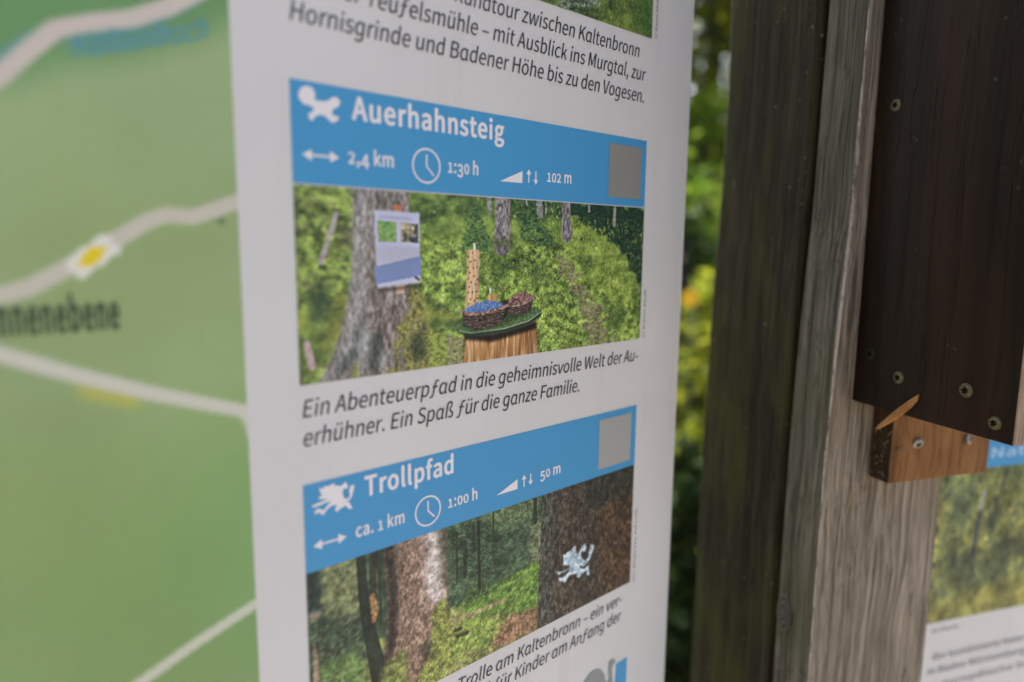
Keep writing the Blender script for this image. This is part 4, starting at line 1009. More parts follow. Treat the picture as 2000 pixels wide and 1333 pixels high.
# hollows in the leaves
for q in ([(140.4, 742.9), (152.1, 743.7), (158.2, 736.9), (148.3, 731.1), (138.6, 734.2)], [(174.9, 736.6), (181.4, 738.1), (184.7, 730.2), (177.3, 724.2)], [(213.5, 742.6), (225.9, 740.9), (231.2, 734.1), (221.2, 732.6)], [(113.1, 726.4), (121.9, 723.3), (120.1, 714.8), (109.6, 718.2)], [(189.9, 752.1), (203.7, 752.2), (201.5, 747.4), (192.3, 747.1)], [(242.8, 708.1), (261.8, 710.6), (268.0, 699.5), (248.8, 693.7)], [(272.6, 720.9), (286.3, 718.6), (286.8, 690.8), (276.8, 698.9)], [(142.3, 753.0), (156.0, 751.7), (162.1, 748.2), (148.1, 747.6)]):
    p1.ramp(p1.poly(q, 5, 5, 8), n3, [(40, 58, 34), (62, 86, 42), (92, 116, 50)], 0.65)
# trodden path
path = p1.poly([(194.3, 739.5), (207.3, 742.0), (212.4, 732.8), (224.6, 722.5), (235.4, 708.5), (254.8, 683.2), (225.1, 682.4), (222.4, 699.7), (213.9, 716.3), (200.1, 729.8)], 2, 14, 14)
p1.ramp(path, n3 * 0.6 + n2 * 0.4, [(54, 48, 38), (104, 90, 74), (140, 126, 104), (124, 128, 72)], 0.7 * np.clip(p1.fbm(14, 12, 3) * 1.7, 0.25, 1))
p1.dabs(path, 600, [(140, 126, 104), (76, 66, 54), (110, 96, 72), (120, 128, 60)], (1, 4), (0.5, 1), (-20, 20), (0.3, 0.7), None, 12)
# young spruces
for q in ([(128.8, 773.2), (132.4, 768.9), (137.7, 760.1), (142.3, 748.7), (132.9, 745.2), (120.2, 748.0), (123.0, 759.7)], [(173.4, 771.8), (178.6, 765.7), (189.9, 755.2), (192.3, 748.3), (162.1, 750.3), (165.2, 760.8)]):
    m = p1.poly(q, 3, 9, 8)
    p1.ramp(m, n3, [(34, 60, 40), (60, 92, 52), (92, 122, 62)], 0.5)
    p1.dabs(m, 380, [(30, 60, 42), (58, 94, 54), (22, 44, 34), (80, 116, 60)], (1.5, 4), (0.6, 1), (-25, 25), (0.3, 0.8), None, 8)
# far trunks
for q, w in (([(150.2, 776.0), (150.3, 760.4), (150.1, 749.3)], [11.2, 11.6, 13]), ([(202.9, 776.2), (203.3, 764.9), (204.5, 756.0)], [7.4, 7.8, 10])):
    m = p1.line(q, w, 1.5)
    bn = p1.fbm(2.2, 5, 3)
    p1.ramp(m, bn, [(78, 74, 70), (124, 118, 114), (156, 150, 148)])
    p1.mul(m * np.clip((p1.fbm(10, 10, 2)), 0, 1), 0.85)
p1.ramp(p1.poly([(143.0, 752.7), (158.0, 752.9), (159.7, 747.6), (142.3, 747.5)], 3, 3), n3, [(60, 66, 40), (94, 100, 52)], 0.7)
# left side: out-of-focus bilberries, dead wood
lm = leftp
p1.ramp(lm, 0.35 * n1 + 0.65 * n2, [(66, 80, 44), (110, 128, 58), (136, 154, 66), (152, 162, 80)], 0.9)
p1.mul(lm, 0.7 + 0.5 * n4)
p1.dabs(lm, 2200, GREENS + [(144, 132, 98), (54, 70, 46)], (2.5, 7), (1.2, 2.6), (-40, 40), (0.2, 0.5), shade, 14)
p1.ramp(p1.poly([(45.1, 756.6), (54.6, 758.0), (54.9, 748.2), (47.5, 747.7)], 6, 6), n2, [(86, 80, 62), (112, 104, 80)], 0.7)
p1.ramp(p1.poly([(29.9, 726.9), (40.3, 728.9), (42.1, 719.1), (31.9, 710.0), (28.6, 717.4)], 6, 6), n2, [(48, 66, 48), (72, 94, 52)], 0.75)
p1.fill(p1.poly([(23.1, 717.7), (30.7, 719.7), (31.4, 710.0), (24.2, 708.2)], 5), (158, 168, 62), 0.6)
p1.ramp(p1.poly([(26.1, 705.6), (39.8, 711.8), (45.1, 709.0), (33.7, 685.2), (25.9, 685.0)], 5, 5), n2, [(74, 88, 48), (104, 118, 52)], 0.75)
p1.ramp(p1.line([(45.5, 763.0), (43.2, 755.8), (40.4, 748.6), (37.0, 740.5)], [2.2, 2.6, 2.4, 3.2], 2), n3, [(132, 122, 112), (166, 158, 150)], 0.9)
p1.fill(p1.line([(36.9, 738.1), (39.0, 737.6)], 2.6, 3), (52, 58, 44), 0.7)
p1.ramp(p1.line([(28.8, 702.5), (29.7, 698.0), (31.0, 691.5)], [3.0, 3.6, 3.8], 2), n3, [(150, 126, 118), (176, 158, 152)], 0.9)
# the big trunk
T = [(55.1, 777.3), (54.4, 750.7), (52.9, 733.4), (49.7, 718.6), (46.1, 706.4), (41.9, 694.3), (34.1, 682.2), (55.4, 676.0), (85.8, 677.3), (97.7, 677.1), (98.6, 705.0), (93.5, 720.3), (89.1, 732.6), (86.8, 751.0), (86.6, 779.4)]
tm = p1.poly(T, 1)
bn = p1.fbm(3.2, 7, 4)
bb = p1.fbm(14, 30, 3)
p1.ramp(tm, 0.7 * bn + 0.3 * bb, [(66, 60, 56), (106, 97, 91), (138, 128, 121), (172, 164, 158)])
gl = p1.poly([(55.1, 777.3), (64.0, 777.4), (63.4, 750.8), (61.2, 728.2), (56.1, 705.6), (52.9, 693.1), (38.9, 682.1), (34.9, 682.6), (43.3, 696.6), (50.3, 718.6), (54.0, 733.4)], 7)
p1.ramp(gl, 0.65 * bn + 0.35 * bb, [(98, 100, 96), (140, 139, 134), (178, 175, 170)], 0.8)
p1.ramp(p1.poly([(63.3, 717.9), (84.9, 723.4), (86.2, 705.9), (79.7, 693.0), (71.1, 693.8), (64.8, 707.5)], 6) * tm, bn, [(58, 48, 44), (98, 80, 74), (146, 126, 122)], 0.6)
p1.dabs(tm, 2600, [(70, 62, 56), (150, 142, 134), (104, 92, 84), (128, 104, 96), (92, 94, 86)], (1.5, 4), (0.6, 1.2), (60, 120), (0.15, 0.5), None, 10)
p1.ramp(p1.poly([(56.1, 708.1), (59.8, 718.1), (57.0, 695.3), (47.7, 686.0), (38.8, 681.6), (43.1, 687.1), (53.1, 698.2)], 5), bn, [(40, 56, 54), (74, 84, 80)], 0.75)
p1.ramp(p1.poly([(63.0, 705.0), (67.2, 707.3), (69.8, 691.3), (64.3, 682.7), (60.9, 688.3)], 5), bn, [(36, 46, 42), (66, 72, 66)], 0.75)
p1.ramp(p1.poly([(56.0, 703.1), (62.4, 705.1), (60.4, 692.3), (56.1, 683.7), (53.9, 686.6), (55.3, 695.4)], 4), bn, [(128, 130, 126), (166, 166, 164)], 0.7)
p1.ramp(p1.poly([(68.1, 696.8), (72.9, 693.7), (71.0, 687.2), (66.7, 685.8)], 4), bn, [(130, 134, 126), (158, 160, 154)], 0.6)
moss = p1.poly([(85.2, 727.4), (90.4, 729.9), (94.1, 718.9), (99.3, 709.1), (98.4, 675.6), (73.2, 678.1), (65.7, 680.7), (76.5, 686.3), (78.7, 706.5), (86.3, 714.0)], 3, 5, 6)
p1.ramp(moss, p1.fbm(6, 8, 4), [(62, 58, 38), (104, 100, 44), (136, 134, 54), (150, 150, 76)], 0.85)
p1.dabs(moss, 1200, [(140, 140, 56), (104, 102, 48), (70, 70, 44), (158, 156, 86), (112, 98, 84)], (1, 3.4), (0.6, 1.4), (30, 150), (0.3, 0.75), None, 14)
p1.ramp(p1.line([(80.7, 695.6), (81.7, 681.9), (82.6, 676.8)], [3, 4, 4.5], 3), bn, [(84, 80, 76), (120, 112, 108)], 0.7)
p1.ramp(p1.poly([(86.1, 700.5), (93.3, 705.4), (97.5, 691.2), (90.8, 685.8), (86.0, 689.6)], 4, 4), n3, [(34, 44, 34), (58, 70, 48)], 0.75)
mo2 = p1.poly([(45.5, 723.8), (49.9, 724.9), (49.1, 716.2), (43.6, 704.1), (36.7, 697.3), (36.3, 702.3), (41.9, 711.7)], 4, 4)
p1.ramp(mo2, p1.fbm(8, 8, 3), [(92, 96, 46), (128, 126, 52)], 0.85)
p1.ramp(p1.poly([(52.9, 690.0), (57.5, 692.6), (55.5, 683.8), (65.7, 680.7), (52.6, 679.7), (48.7, 680.8)], 3, 4), n3, [(92, 98, 42), (138, 142, 60)], 0.75)
# litter in front of the trunk
lit = p1.poly([(97.9, 705.0), (106.0, 701.6), (121.9, 697.4), (121.9, 680.5), (98.4, 680.4)], 2, 4)
p1.ramp(lit, n3, [(84, 92, 46), (130, 142, 58), (150, 156, 80)], 0.9)
p1.dabs(lit * (p1.U > p1.px([(110.1, 689.9)])[0][0]), 700, [(150, 140, 116), (92, 84, 60), (120, 112, 84), (132, 140, 70)], (0.8, 2.6), (0.5, 0.9), (0, 180), (0.4, 0.9), None, 14)
p1.ramp(p1.poly([(98.7, 718.7), (113.0, 715.2), (121.9, 707.5), (120.1, 700.5), (106.1, 704.4), (98.0, 707.2)], 4, 6), n2, [(40, 56, 36), (74, 94, 48)], 0.8)
p1.ramp(p1.poly([(93.4, 715.2), (106.1, 713.9), (120.1, 709.7), (113.0, 707.8), (102.7, 710.2), (97.9, 705.0)], 3, 4), n3, [(110, 116, 48), (150, 156, 66)], 0.85)
# notice on the trunk
p1.fill(p1.poly([(77.3, 768.7), (82.1, 768.4), (82.0, 764.8), (77.2, 764.9)]), (166, 104, 78))
p1.fill(p1.poly([(78.1, 728.9), (83.4, 729.3), (83.3, 724.2), (78.3, 723.9)]), (184, 150, 130))
p1.fill(p1.poly([(67.0, 726.4), (94.2, 728.7), (94.9, 727.0), (67.5, 724.9)], 2), (50, 46, 42), 0.7)
p1.fill(p1.poly([(65.8, 765.7), (92.7, 765.2), (93.2, 729.2), (67.3, 727.2)], 0.6), (164, 164, 180))
p1.fill(p1.poly([(65.7, 737.9), (93.1, 743.1), (93.3, 732.7), (66.7, 729.0)]), (112, 126, 164))
p1.ramp(p1.poly([(67.7, 760.8), (78.9, 760.1), (79.1, 749.9), (68.0, 750.1)]), n3, [(84, 120, 76), (112, 148, 86), (138, 160, 84)])
p1.ramp(p1.poly([(81.1, 759.9), (92.0, 759.7), (92.2, 749.7), (81.2, 749.9)]), p1.fbm(4, 5, 3), [(54, 60, 66), (138, 130, 96), (178, 172, 150)])
p1.fill(p1.poly([(85.9, 752.6), (91.9, 753.2), (92.2, 749.7), (86.5, 750.0)]), (56, 62, 76), 0.8)
for row in ([(66.7, 747.5), (92.5, 746.8)], [(66.7, 746.3), (92.5, 746.2)], [(66.8, 745.0), (92.5, 745.5)], [(66.9, 743.7), (92.4, 744.8)], [(66.9, 742.5), (92.4, 744.1)], [(67.0, 741.2), (92.4, 743.4)], [(67.0, 740.0), (92.4, 742.7)]):
    p1.fill(p1.line(row, 0.5), (146, 146, 164), 0.6)
p1.fill(p1.line([(68.9, 762.4), (87.0, 761.9)], 1.1), (134, 138, 156), 0.6)
p1.fill(p1.line([(90.1, 732.0), (92.3, 730.6)], 1.4), (36, 38, 46))
# feeding post, stump table, baskets
w1 = p1.fbm(3, 30, 3)
pm = p1.poly([(124.5, 746.1), (126.6, 746.6), (132.5, 746.4), (133.3, 745.2), (132.6, 712.7), (123.0, 712.9)], 0.6)
p1.ramp(pm, w1, [(176, 140, 98), (198, 162, 116), (210, 176, 130)])
p1.mul(p1.poly([(130.7, 746.4), (133.6, 745.8), (133.0, 712.6), (129.7, 712.8)], 1), 0.88)
for dxy in [(128.1, 744.7), (125.2, 742.4), (126.6, 739.6), (129.9, 740.4), (131.4, 736.7), (124.8, 736.5), (128.8, 736.1), (126.3, 733.6), (129.2, 731.6), (131.8, 729.8), (125.2, 730.2), (127.0, 728.2), (130.4, 726.9), (125.9, 725.7), (128.1, 722.7), (131.1, 722.9), (125.2, 722.5), (126.7, 718.8), (129.6, 717.8), (131.5, 719.1), (125.6, 716.2), (127.8, 714.4)]:
    p1.fill(p1.line([dxy, (dxy[0] + 0.1, dxy[1])], 1.05), (70, 48, 34), 0.9)
p1.fill(p1.line([(131.4, 744.4), (130.3, 738.7), (131.1, 731.5), (127.8, 725.9), (125.9, 718.8)], 0.5), (188, 176, 166), 0.45)
p1.fill(p1.line([(129.6, 746.9), (129.5, 749.2)], 1.6), (190, 190, 188))
p1.ramp(p1.poly([(139.8, 721.4), (146.4, 721.1), (146.5, 715.7), (139.8, 716.1)], 0.6), w1, [(150, 116, 66), (188, 150, 92)])
p1.fill(p1.line([(141.3, 721.9), (141.3, 724.0)], 1.3), (180, 180, 178))
st = p1.poly([(123.4, 698.8), (178.2, 703.7), (180.4, 682.2), (121.6, 681.7)], 0.5)
wg = p1.fbm(3.0, 40, 4)
p1.ramp(st, wg, [(128, 86, 48), (156, 110, 62), (172, 126, 76), (194, 160, 122)])
p1.mul(p1.poly([(121.9, 700.3), (142.7, 698.1), (178.2, 702.8), (178.8, 698.3), (142.7, 693.2), (123.0, 696.2)], 2), 0.25)
p1.mul(p1.poly([(167.0, 702.9), (180.8, 703.6), (181.3, 681.1), (171.7, 682.1)], 6), 0.85)
p1.fill(p1.poly([(116.9, 703.6), (118.0, 700.6), (127.5, 697.2), (152.6, 697.6), (172.2, 700.7), (183.0, 706.3), (182.5, 709.5), (171.3, 704.2), (152.6, 700.9), (127.5, 700.5)], 0.5), (44, 58, 42))
dm = p1.poly([(116.9, 703.6), (120.1, 708.5), (134.9, 710.5), (158.6, 710.9), (179.8, 711.5), (182.9, 708.8), (172.1, 703.5), (152.6, 700.3), (127.5, 699.6), (118.7, 701.4)], 0.6)
p1.ramp(dm, n3, [(58, 84, 46), (78, 104, 58), (98, 122, 74)])
p1.fill(p1.line([(118.7, 701.4), (127.5, 699.6), (152.6, 700.3), (172.1, 703.5), (182.5, 708.2)], 0.5), (142, 156, 124), 0.8)
def basket(body, rim, heap, hc):
    m = p1.poly(body, 0.6)
    st_ = 0.5 + 0.5 * np.sin(p1.V * 2.1 + (p1.fbm(12, 6, 2) - 0.5) * 8 + p1.U * 0.05)
    p1.ramp(m, st_ * 0.5 + p1.fbm(3, 2, 2) * 0.5, [(36, 28, 26), (66, 52, 46), (110, 92, 82)])
    h = p1.poly(heap, 0.8, 1, 3)
    p1.ramp(h, p1.fbm(2, 2, 3), hc)
    p1.ramp(p1.line(rim, 1.9), p1.fbm(3, 2, 2), [(70, 50, 42), (128, 100, 84), (156, 130, 112)])
p1.mul(p1.poly([(119.4, 708.6), (154.5, 712.9), (178.1, 709.7), (158.7, 704.1), (129.3, 699.1), (120.1, 703.3)], 4), 0.62)
basket([(151.2, 716.7), (176.2, 718.0), (173.7, 709.4), (163.6, 707.5), (154.5, 708.7)], [(150.8, 715.5), (154.5, 713.8), (164.7, 713.6), (177.0, 717.3)], [(153.6, 715.4), (158.5, 719.4), (165.9, 721.8), (171.8, 720.0), (176.6, 717.0), (164.7, 714.2)], [(88, 58, 50), (128, 92, 82), (154, 118, 106)])
p1.fill(p1.line([(157.7, 714.0), (159.7, 716.9), (163.4, 717.0), (165.6, 714.2)], 1.3), (84, 62, 54))
p1.mul(p1.poly([(147.2, 716.3), (155.2, 717.1), (154.5, 708.1), (148.9, 704.2)], 1.5), 0.45)
basket([(120.5, 711.3), (154.1, 713.5), (149.7, 704.1), (143.4, 701.6), (129.3, 701.2), (123.0, 704.9)], [(120.5, 712.8), (123.0, 710.9), (134.9, 709.9), (146.5, 711.6), (154.1, 713.8)], [(121.9, 711.8), (125.2, 714.5), (131.1, 716.5), (137.9, 717.6), (144.9, 717.0), (149.6, 715.6), (152.9, 713.3), (144.5, 712.0), (134.9, 710.8), (126.7, 711.0)], [(62, 84, 128), (86, 112, 156), (112, 136, 176)])
p1.dabs(full, 900, [(120, 130, 90), (60, 70, 46), (150, 150, 120)], (0.7, 1.2), (0.6, 0.9), (0, 180), (0.05, 0.22), None, 10)
p1.crisp, p1.gain = 0.5, 1.06
p1.mesh('photo_print', attr, mb, 0.25)

# second trail picture: big spruce trunks in the wood
p2 = Picture(24.5, 497.0, 281.8, 589.3, 0.4, 19)
full = np.ones((p2.H, p2.W))
n1, n2, n3 = p2.fbm(50, 50, 4), p2.fbm(14, 16, 4), p2.fbm(4, 4, 3)
p2.ramp(full, 0.4 * n1 + 0.35 * n2 + 0.25 * n3, [(22, 40, 34), (40, 62, 46), (66, 88, 60), (92, 108, 74)])
mid = p2.poly([(101.8, 591.5), (189.2, 594.6), (190.6, 537.9), (156.6, 535.4), (112.4, 535.0)], 3)
p2.dabs(mid, 3800, [(40, 66, 48), (60, 88, 60), (84, 108, 72), (30, 50, 40), (104, 122, 84), (72, 98, 76)], (1.6, 5), (0.6, 1.1), (-40, 40), (0.2, 0.6), 0.7 + 0.5 * n2, 8)
tp = p2.poly([(135.5, 590.0), (182.3, 594.6), (182.6, 582.5), (164.8, 573.7), (143.6, 579.7)], 6, 6)
p2.ramp(tp, n3, [(70, 90, 56), (112, 126, 78), (140, 148, 98)], 0.55)
p2.ramp(p2.poly([(174.6, 572.6), (188.3, 574.0), (188.2, 538.7), (178.8, 543.6)], 5, 5), n3, [(88, 92, 66), (140, 136, 98), (164, 156, 120)], 0.6)
# left glade
p2.ramp(p2.poly([(23.0, 589.0), (33.8, 588.9), (33.0, 565.1), (22.3, 567.9)], 5), n3, [(24, 42, 44), (40, 60, 54)], 0.9)
gm = p2.poly([(33.9, 592.1), (53.3, 590.8), (54.3, 559.9), (49.4, 554.7), (35.2, 562.9), (32.3, 575.0)], 4, 6)
p2.ramp(gm, n2 * 0.5 + n3 * 0.5, [(78, 88, 56), (118, 122, 76), (146, 146, 96)], 0.9)
p2.dabs(gm, 700, [(128, 130, 84), (100, 106, 66), (84, 92, 64), (150, 148, 104), (60, 76, 56)], (1.5, 5), (0.6, 1.2), (10, 70), (0.2, 0.6), None, 10)
lo = p2.poly([(22.2, 565.2), (52.5, 557.8), (57.9, 529.4), (57.2, 496.9), (20.4, 515.2)], 6, 5)
p2.ramp(lo, n2 * 0.5 + n3 * 0.5, [(28, 46, 40), (50, 70, 50), (88, 100, 72)], 0.9)
p2.dabs(lo, 900, [(120, 116, 88), (44, 64, 50), (66, 92, 54), (136, 130, 104), (32, 50, 42)], (2, 7), (0.6, 1.2), (0, 60), (0.2, 0.55), None, 10)
p2.ramp(p2.poly([(30.3, 538.6), (49.0, 539.0), (56.4, 530.1), (55.6, 497.6), (25.3, 512.8)], 5, 6), n3, [(70, 100, 44), (106, 136, 62), (126, 140, 80)], 0.75)
p2.ramp(p2.line([(27.4, 551.4), (28.3, 539.4), (28.2, 526.9)], [1.4, 3, 3.4], 2), n3, [(120, 102, 80), (150, 128, 106)], 0.85)
p2.fill(p2.poly([(24.4, 568.4), (31.5, 567.9), (31.3, 563.6), (24.9, 565.0)], 3), (140, 116, 98), 0.8)
# forest floor
fl_ = p2.poly([(56.6, 538.8), (83.9, 533.6), (108.7, 539.6), (143.9, 534.9), (189.2, 538.4), (190.3, 490.7), (120.0, 484.2), (55.5, 491.7)], 3, 5)
p2.ramp(fl_, n2 * 0.5 + n3 * 0.5, [(64, 72, 40), (108, 116, 54), (146, 148, 78), (166, 158, 110)])
p2.dabs(fl_, 2600, [(132, 142, 58), (108, 124, 50), (84, 92, 48), (160, 154, 96), (120, 96, 70)], (1.5, 5), (0.6, 1.2), (10, 60), (0.25, 0.7), 0.7 + 0.5 * n2, 12)
rd_ = p2.poly([(147.5, 513.1), (161.2, 516.5), (184.0, 515.0), (185.3, 498.2), (150.6, 498.1), (142.1, 502.6)], 3, 5)
p2.ramp(rd_, n3, [(96, 66, 48), (140, 100, 74), (160, 122, 92)], 0.9)
p2.dabs(rd_, 500, [(150, 108, 82), (104, 74, 54), (170, 136, 106), (120, 92, 66)], (1.5, 5), (0.5, 0.9), (-10, 60), (0.3, 0.7), None, 10)
bk = p2.poly([(120.0, 538.6), (139.8, 538.0), (156.5, 542.3), (189.0, 545.6), (189.8, 511.1), (165.6, 516.6), (135.8, 526.1), (121.9, 531.4)], 3, 5)
p2.ramp(bk, n2 * 0.5 + n3 * 0.5, [(50, 84, 34), (94, 130, 46), (136, 160, 66)], 0.95)
p2.dabs(bk, 1300, [(118, 150, 56), (88, 126, 46), (140, 160, 72), (58, 92, 40)], (2, 5), (0.6, 1.1), (15, 65), (0.3, 0.7), None, 10)
p2.ramp(p2.poly([(121.9, 547.6), (137.7, 547.0), (154.4, 539.6), (139.8, 536.3), (121.9, 536.3)], 4, 5), n3, [(40, 64, 36), (84, 112, 46)], 0.8)
p2.ramp(p2.line([(114.3, 529.5), (131.8, 529.3), (154.5, 528.6)], [4, 3, 2.5], 2), n3, [(140, 120, 84), (172, 152, 112)], 0.75)
p2.ramp(p2.poly([(118.1, 528.0), (137.8, 526.0), (154.7, 513.8), (140.0, 500.8), (112.3, 502.6), (105.7, 517.8)], 4, 5), n3, [(80, 108, 40), (128, 152, 58), (150, 166, 80)], 0.8)
p2.dabs(p2.poly([(51.4, 516.1), (120.0, 509.2), (144.2, 501.8), (120.0, 492.6), (63.4, 493.7)], 2), 600, [(140, 116, 84), (96, 76, 52), (120, 132, 60), (164, 146, 110)], (2, 6), (0.6, 1.1), (0, 60), (0.3, 0.7), None, 12)
for q in ([(114.3, 523.6), (120.0, 523.0)], [(117.3, 519.2), (124.7, 518.5)]):
    p2.fill(p2.line(q, 2.4, 2), (56, 44, 34), 0.8)
# thin trunks
for q, w, c in (([(54.4, 588.8), (55.2, 571.0), (57.2, 553.1), (61.7, 530.7), (66.3, 509.1)], [5.6, 5.8, 7, 9, 12], (30, 44, 38)), ([(61.4, 588.9), (61.4, 564.5)], [4.4, 4.0], (52, 52, 42)), ([(106.1, 588.8), (107.4, 562.1), (108.0, 536.7)], [5.2, 4.0, 4.4], (96, 88, 70)), ([(109.3, 586.3), (111.0, 538.8)], [1.6, 1.4], (86, 88, 68)), ([(117.0, 584.1), (117.0, 552.5)], [1.4, 1.4], (44, 54, 44)), ([(133.1, 585.8), (133.6, 566.4), (134.1, 543.3)], [2.0, 2.2, 2.2], (30, 40, 34)), ([(129.2, 586.3), (129.7, 569.2)], [1.4, 1.4], (32, 44, 36)), ([(123.1, 576.0), (123.1, 555.3)], [2.8, 2.8], (36, 50, 42)), ([(179.6, 591.8), (180.5, 572.7)], [3.4, 3.4], (44, 46, 40)), ([(144.7, 589.1), (144.9, 572.8)], [1.2, 1.2], (38, 50, 40)), ([(65.2, 579.1), (65.8, 546.8)], [1.4, 1.2], (40, 50, 42))):
    m = p2.line(q, w, 1.2)
    p2.fill(m, c, 0.9)
    p2.mul(m * n3, 0.8)
p2.ramp(p2.line([(60.8, 564.7), (61.9, 557.1), (61.5, 550.9)], [3.4, 4.2, 3.0], 1.5), p2.fbm(2, 4, 2), [(120, 84, 50), (176, 134, 84)], 0.9)
p2.ramp(p2.line([(107.3, 553.4), (108.0, 536.7)], [3.6, 5], 2), n3, [(120, 104, 84), (160, 142, 118)], 0.8)
p2.fill(p2.line([(108.0, 543.0), (109.4, 526.5)], [3, 5], 2), (34, 42, 34), 0.8)
# the big trunk in sun
T = [(67.9, 592.6), (68.8, 572.1), (69.8, 557.1), (69.1, 536.6), (66.6, 522.6), (62.2, 511.1), (104.8, 491.3), (113.9, 524.1), (109.5, 537.4), (105.9, 553.3), (103.8, 575.7), (101.1, 591.7)]
tm = p2.poly(T, 0.7)
bn = p2.fbm(2.6, 4.0, 4); bb = p2.fbm(20, 40, 3)
p2.ramp(tm, 0.75 * bn + 0.25 * bb, [(82, 62, 50), (122, 95, 78), (150, 121, 101), (168, 143, 124)])
p2.dabs(tm, 1500, [(76, 58, 48), (160, 132, 112), (64, 50, 42), (134, 104, 84)], (1.2, 3.0), (0.5, 0.9), (60, 120), (0.12, 0.42), None, 8)
dk = p2.poly([(67.3, 592.8), (74.2, 592.1), (76.5, 569.5), (76.8, 548.5), (74.5, 531.3), (67.0, 513.4), (60.6, 511.8), (69.4, 536.5), (69.8, 557.1)], 4)
p2.ramp(dk, bn, [(24, 28, 26), (40, 38, 34), (64, 52, 46)], 0.92)
p2.ramp(p2.poly([(93.5, 596.8), (102.6, 594.3), (106.0, 568.8), (108.0, 546.2), (100.0, 542.8), (93.8, 554.4), (92.6, 570.1), (95.4, 578.3)], 9), bn, [(176, 146, 132), (196, 172, 160)], 0.7)
hl = p2.poly([(94.9, 596.5), (101.8, 593.9), (104.5, 569.3), (106.6, 549.2), (102.2, 544.5), (96.6, 552.2), (94.6, 569.4), (96.8, 579.4)], 6, 1.5, 8)
p2.ramp(hl, bn * 0.5 + 0.5, [(186, 166, 154), (210, 198, 192)], 0.85)
p2.ramp(p2.poly([(85.4, 593.2), (98.3, 592.5), (96.8, 580.9), (86.5, 579.6)], 6), bn, [(84, 70, 64), (150, 126, 114)], 0.5)
ms = p2.poly([(101.5, 543.6), (107.3, 547.1), (113.9, 524.1), (112.3, 502.6), (101.1, 493.0), (83.5, 501.2), (94.1, 510.6), (97.8, 528.0)], 3, 5, 6)
p2.ramp(ms, n3, [(80, 96, 40), (130, 142, 54), (156, 160, 76)], 0.92)
p2.dabs(ms, 700, [(138, 148, 56), (88, 106, 44), (108, 84, 60), (164, 166, 86)], (1.5, 4), (0.6, 1.2), (30, 150), (0.3, 0.7), None, 12)
p2.ramp(p2.poly([(90.7, 523.1), (97.1, 528.3), (100.5, 514.2), (93.4, 510.9)], 4, 5), n3, [(36, 40, 34), (92, 74, 58)], 0.8)
p2.ramp(p2.poly([(67.9, 522.1), (80.5, 528.3), (83.5, 501.2), (62.1, 506.6)], 5, 5), n3, [(80, 96, 40), (132, 144, 64)], 0.85)
# the dark trunk with the painted sign
D = [(187.0, 591.7), (282.9, 592.0), (288.6, 491.2), (183.4, 497.1), (184.5, 536.4)]
dm = p2.poly(D, 0.8)
bn = p2.fbm(4.0, 6.0, 4)
p2.ramp(dm, bn * 0.75 + p2.fbm(24, 30, 3) * 0.25, [(24, 22, 20), (48, 42, 36), (70, 60, 50), (98, 88, 74)])
p2.ramp(p2.poly([(240.7, 569.2), (284.8, 579.7), (289.8, 492.9), (252.3, 495.9), (241.9, 540.4)], 9) * dm, bn, [(34, 24, 18), (68, 46, 30), (112, 78, 46)], 0.75)
p2.ramp(p2.poly([(187.0, 591.0), (198.9, 590.6), (197.9, 498.8), (183.4, 498.6)], 6) * dm, bn, [(30, 36, 32), (62, 68, 62), (98, 102, 96)], 0.7)
p2.ramp(p2.poly([(221.2, 592.4), (284.1, 591.7), (285.5, 567.6), (232.7, 565.7)], 7) * dm, bn, [(20, 26, 22), (44, 54, 46)], 0.7)
p2.dabs(dm, 1500, [(90, 84, 76), (30, 28, 24), (72, 76, 60), (108, 84, 62), (52, 60, 52)], (1.0, 3.4), (0.6, 1.2), (60, 120), (0.15, 0.5), None, 10)
em = p2.poly([(207.2, 542.6), (209.3, 541.0), (210.8, 542.8), (214.1, 542.6), (219.0, 545.1), (219.7, 542.2), (221.7, 538.0), (226.0, 541.7), (229.5, 543.8), (230.9, 539.7), (228.9, 537.6), (226.1, 538.9), (225.2, 536.5), (227.0, 532.8), (229.6, 530.6), (232.8, 531.8), (233.9, 537.0), (235.7, 541.0), (239.0, 539.2), (237.6, 534.9), (235.7, 530.9), (232.9, 528.1), (228.5, 526.6), (223.9, 529.2), (224.6, 527.0), (229.2, 524.8), (233.6, 526.0), (235.0, 518.2), (232.2, 518.7), (231.2, 522.7), (226.7, 521.9), (224.2, 519.8), (221.7, 520.9), (222.2, 523.9), (218.4, 524.2), (214.0, 525.3), (211.4, 523.0), (209.3, 521.3), (203.8, 524.5), (203.1, 527.6), (206.7, 525.5), (210.3, 526.5), (214.5, 529.1), (209.0, 529.2), (202.4, 528.7), (201.2, 531.8), (205.4, 530.4), (211.4, 530.1), (214.5, 531.4), (211.3, 533.3), (207.1, 534.5), (207.6, 537.6)], 0.5)
p2.ramp(em, n3, [(158, 178, 192), (178, 194, 204)], 0.95)
p2.dabs(full, 800, [(110, 120, 90), (50, 56, 44), (150, 146, 120)], (0.7, 1.2), (0.6, 0.9), (0, 180), (0.05, 0.2), None, 10)
p2.mul(full, 0.78 + 0.40 * p2.fbm(8, 8, 3))
p2.dabs(full, 1800, [(24, 30, 26), (36, 40, 32)], (0.8, 1.8), (0.6, 0.9), (0, 180), (0.2, 0.6), None, 6)
p2.crisp, p2.gain = 0.35, 1.05
p2.mesh('photo_print', attr, mb, 0.25)

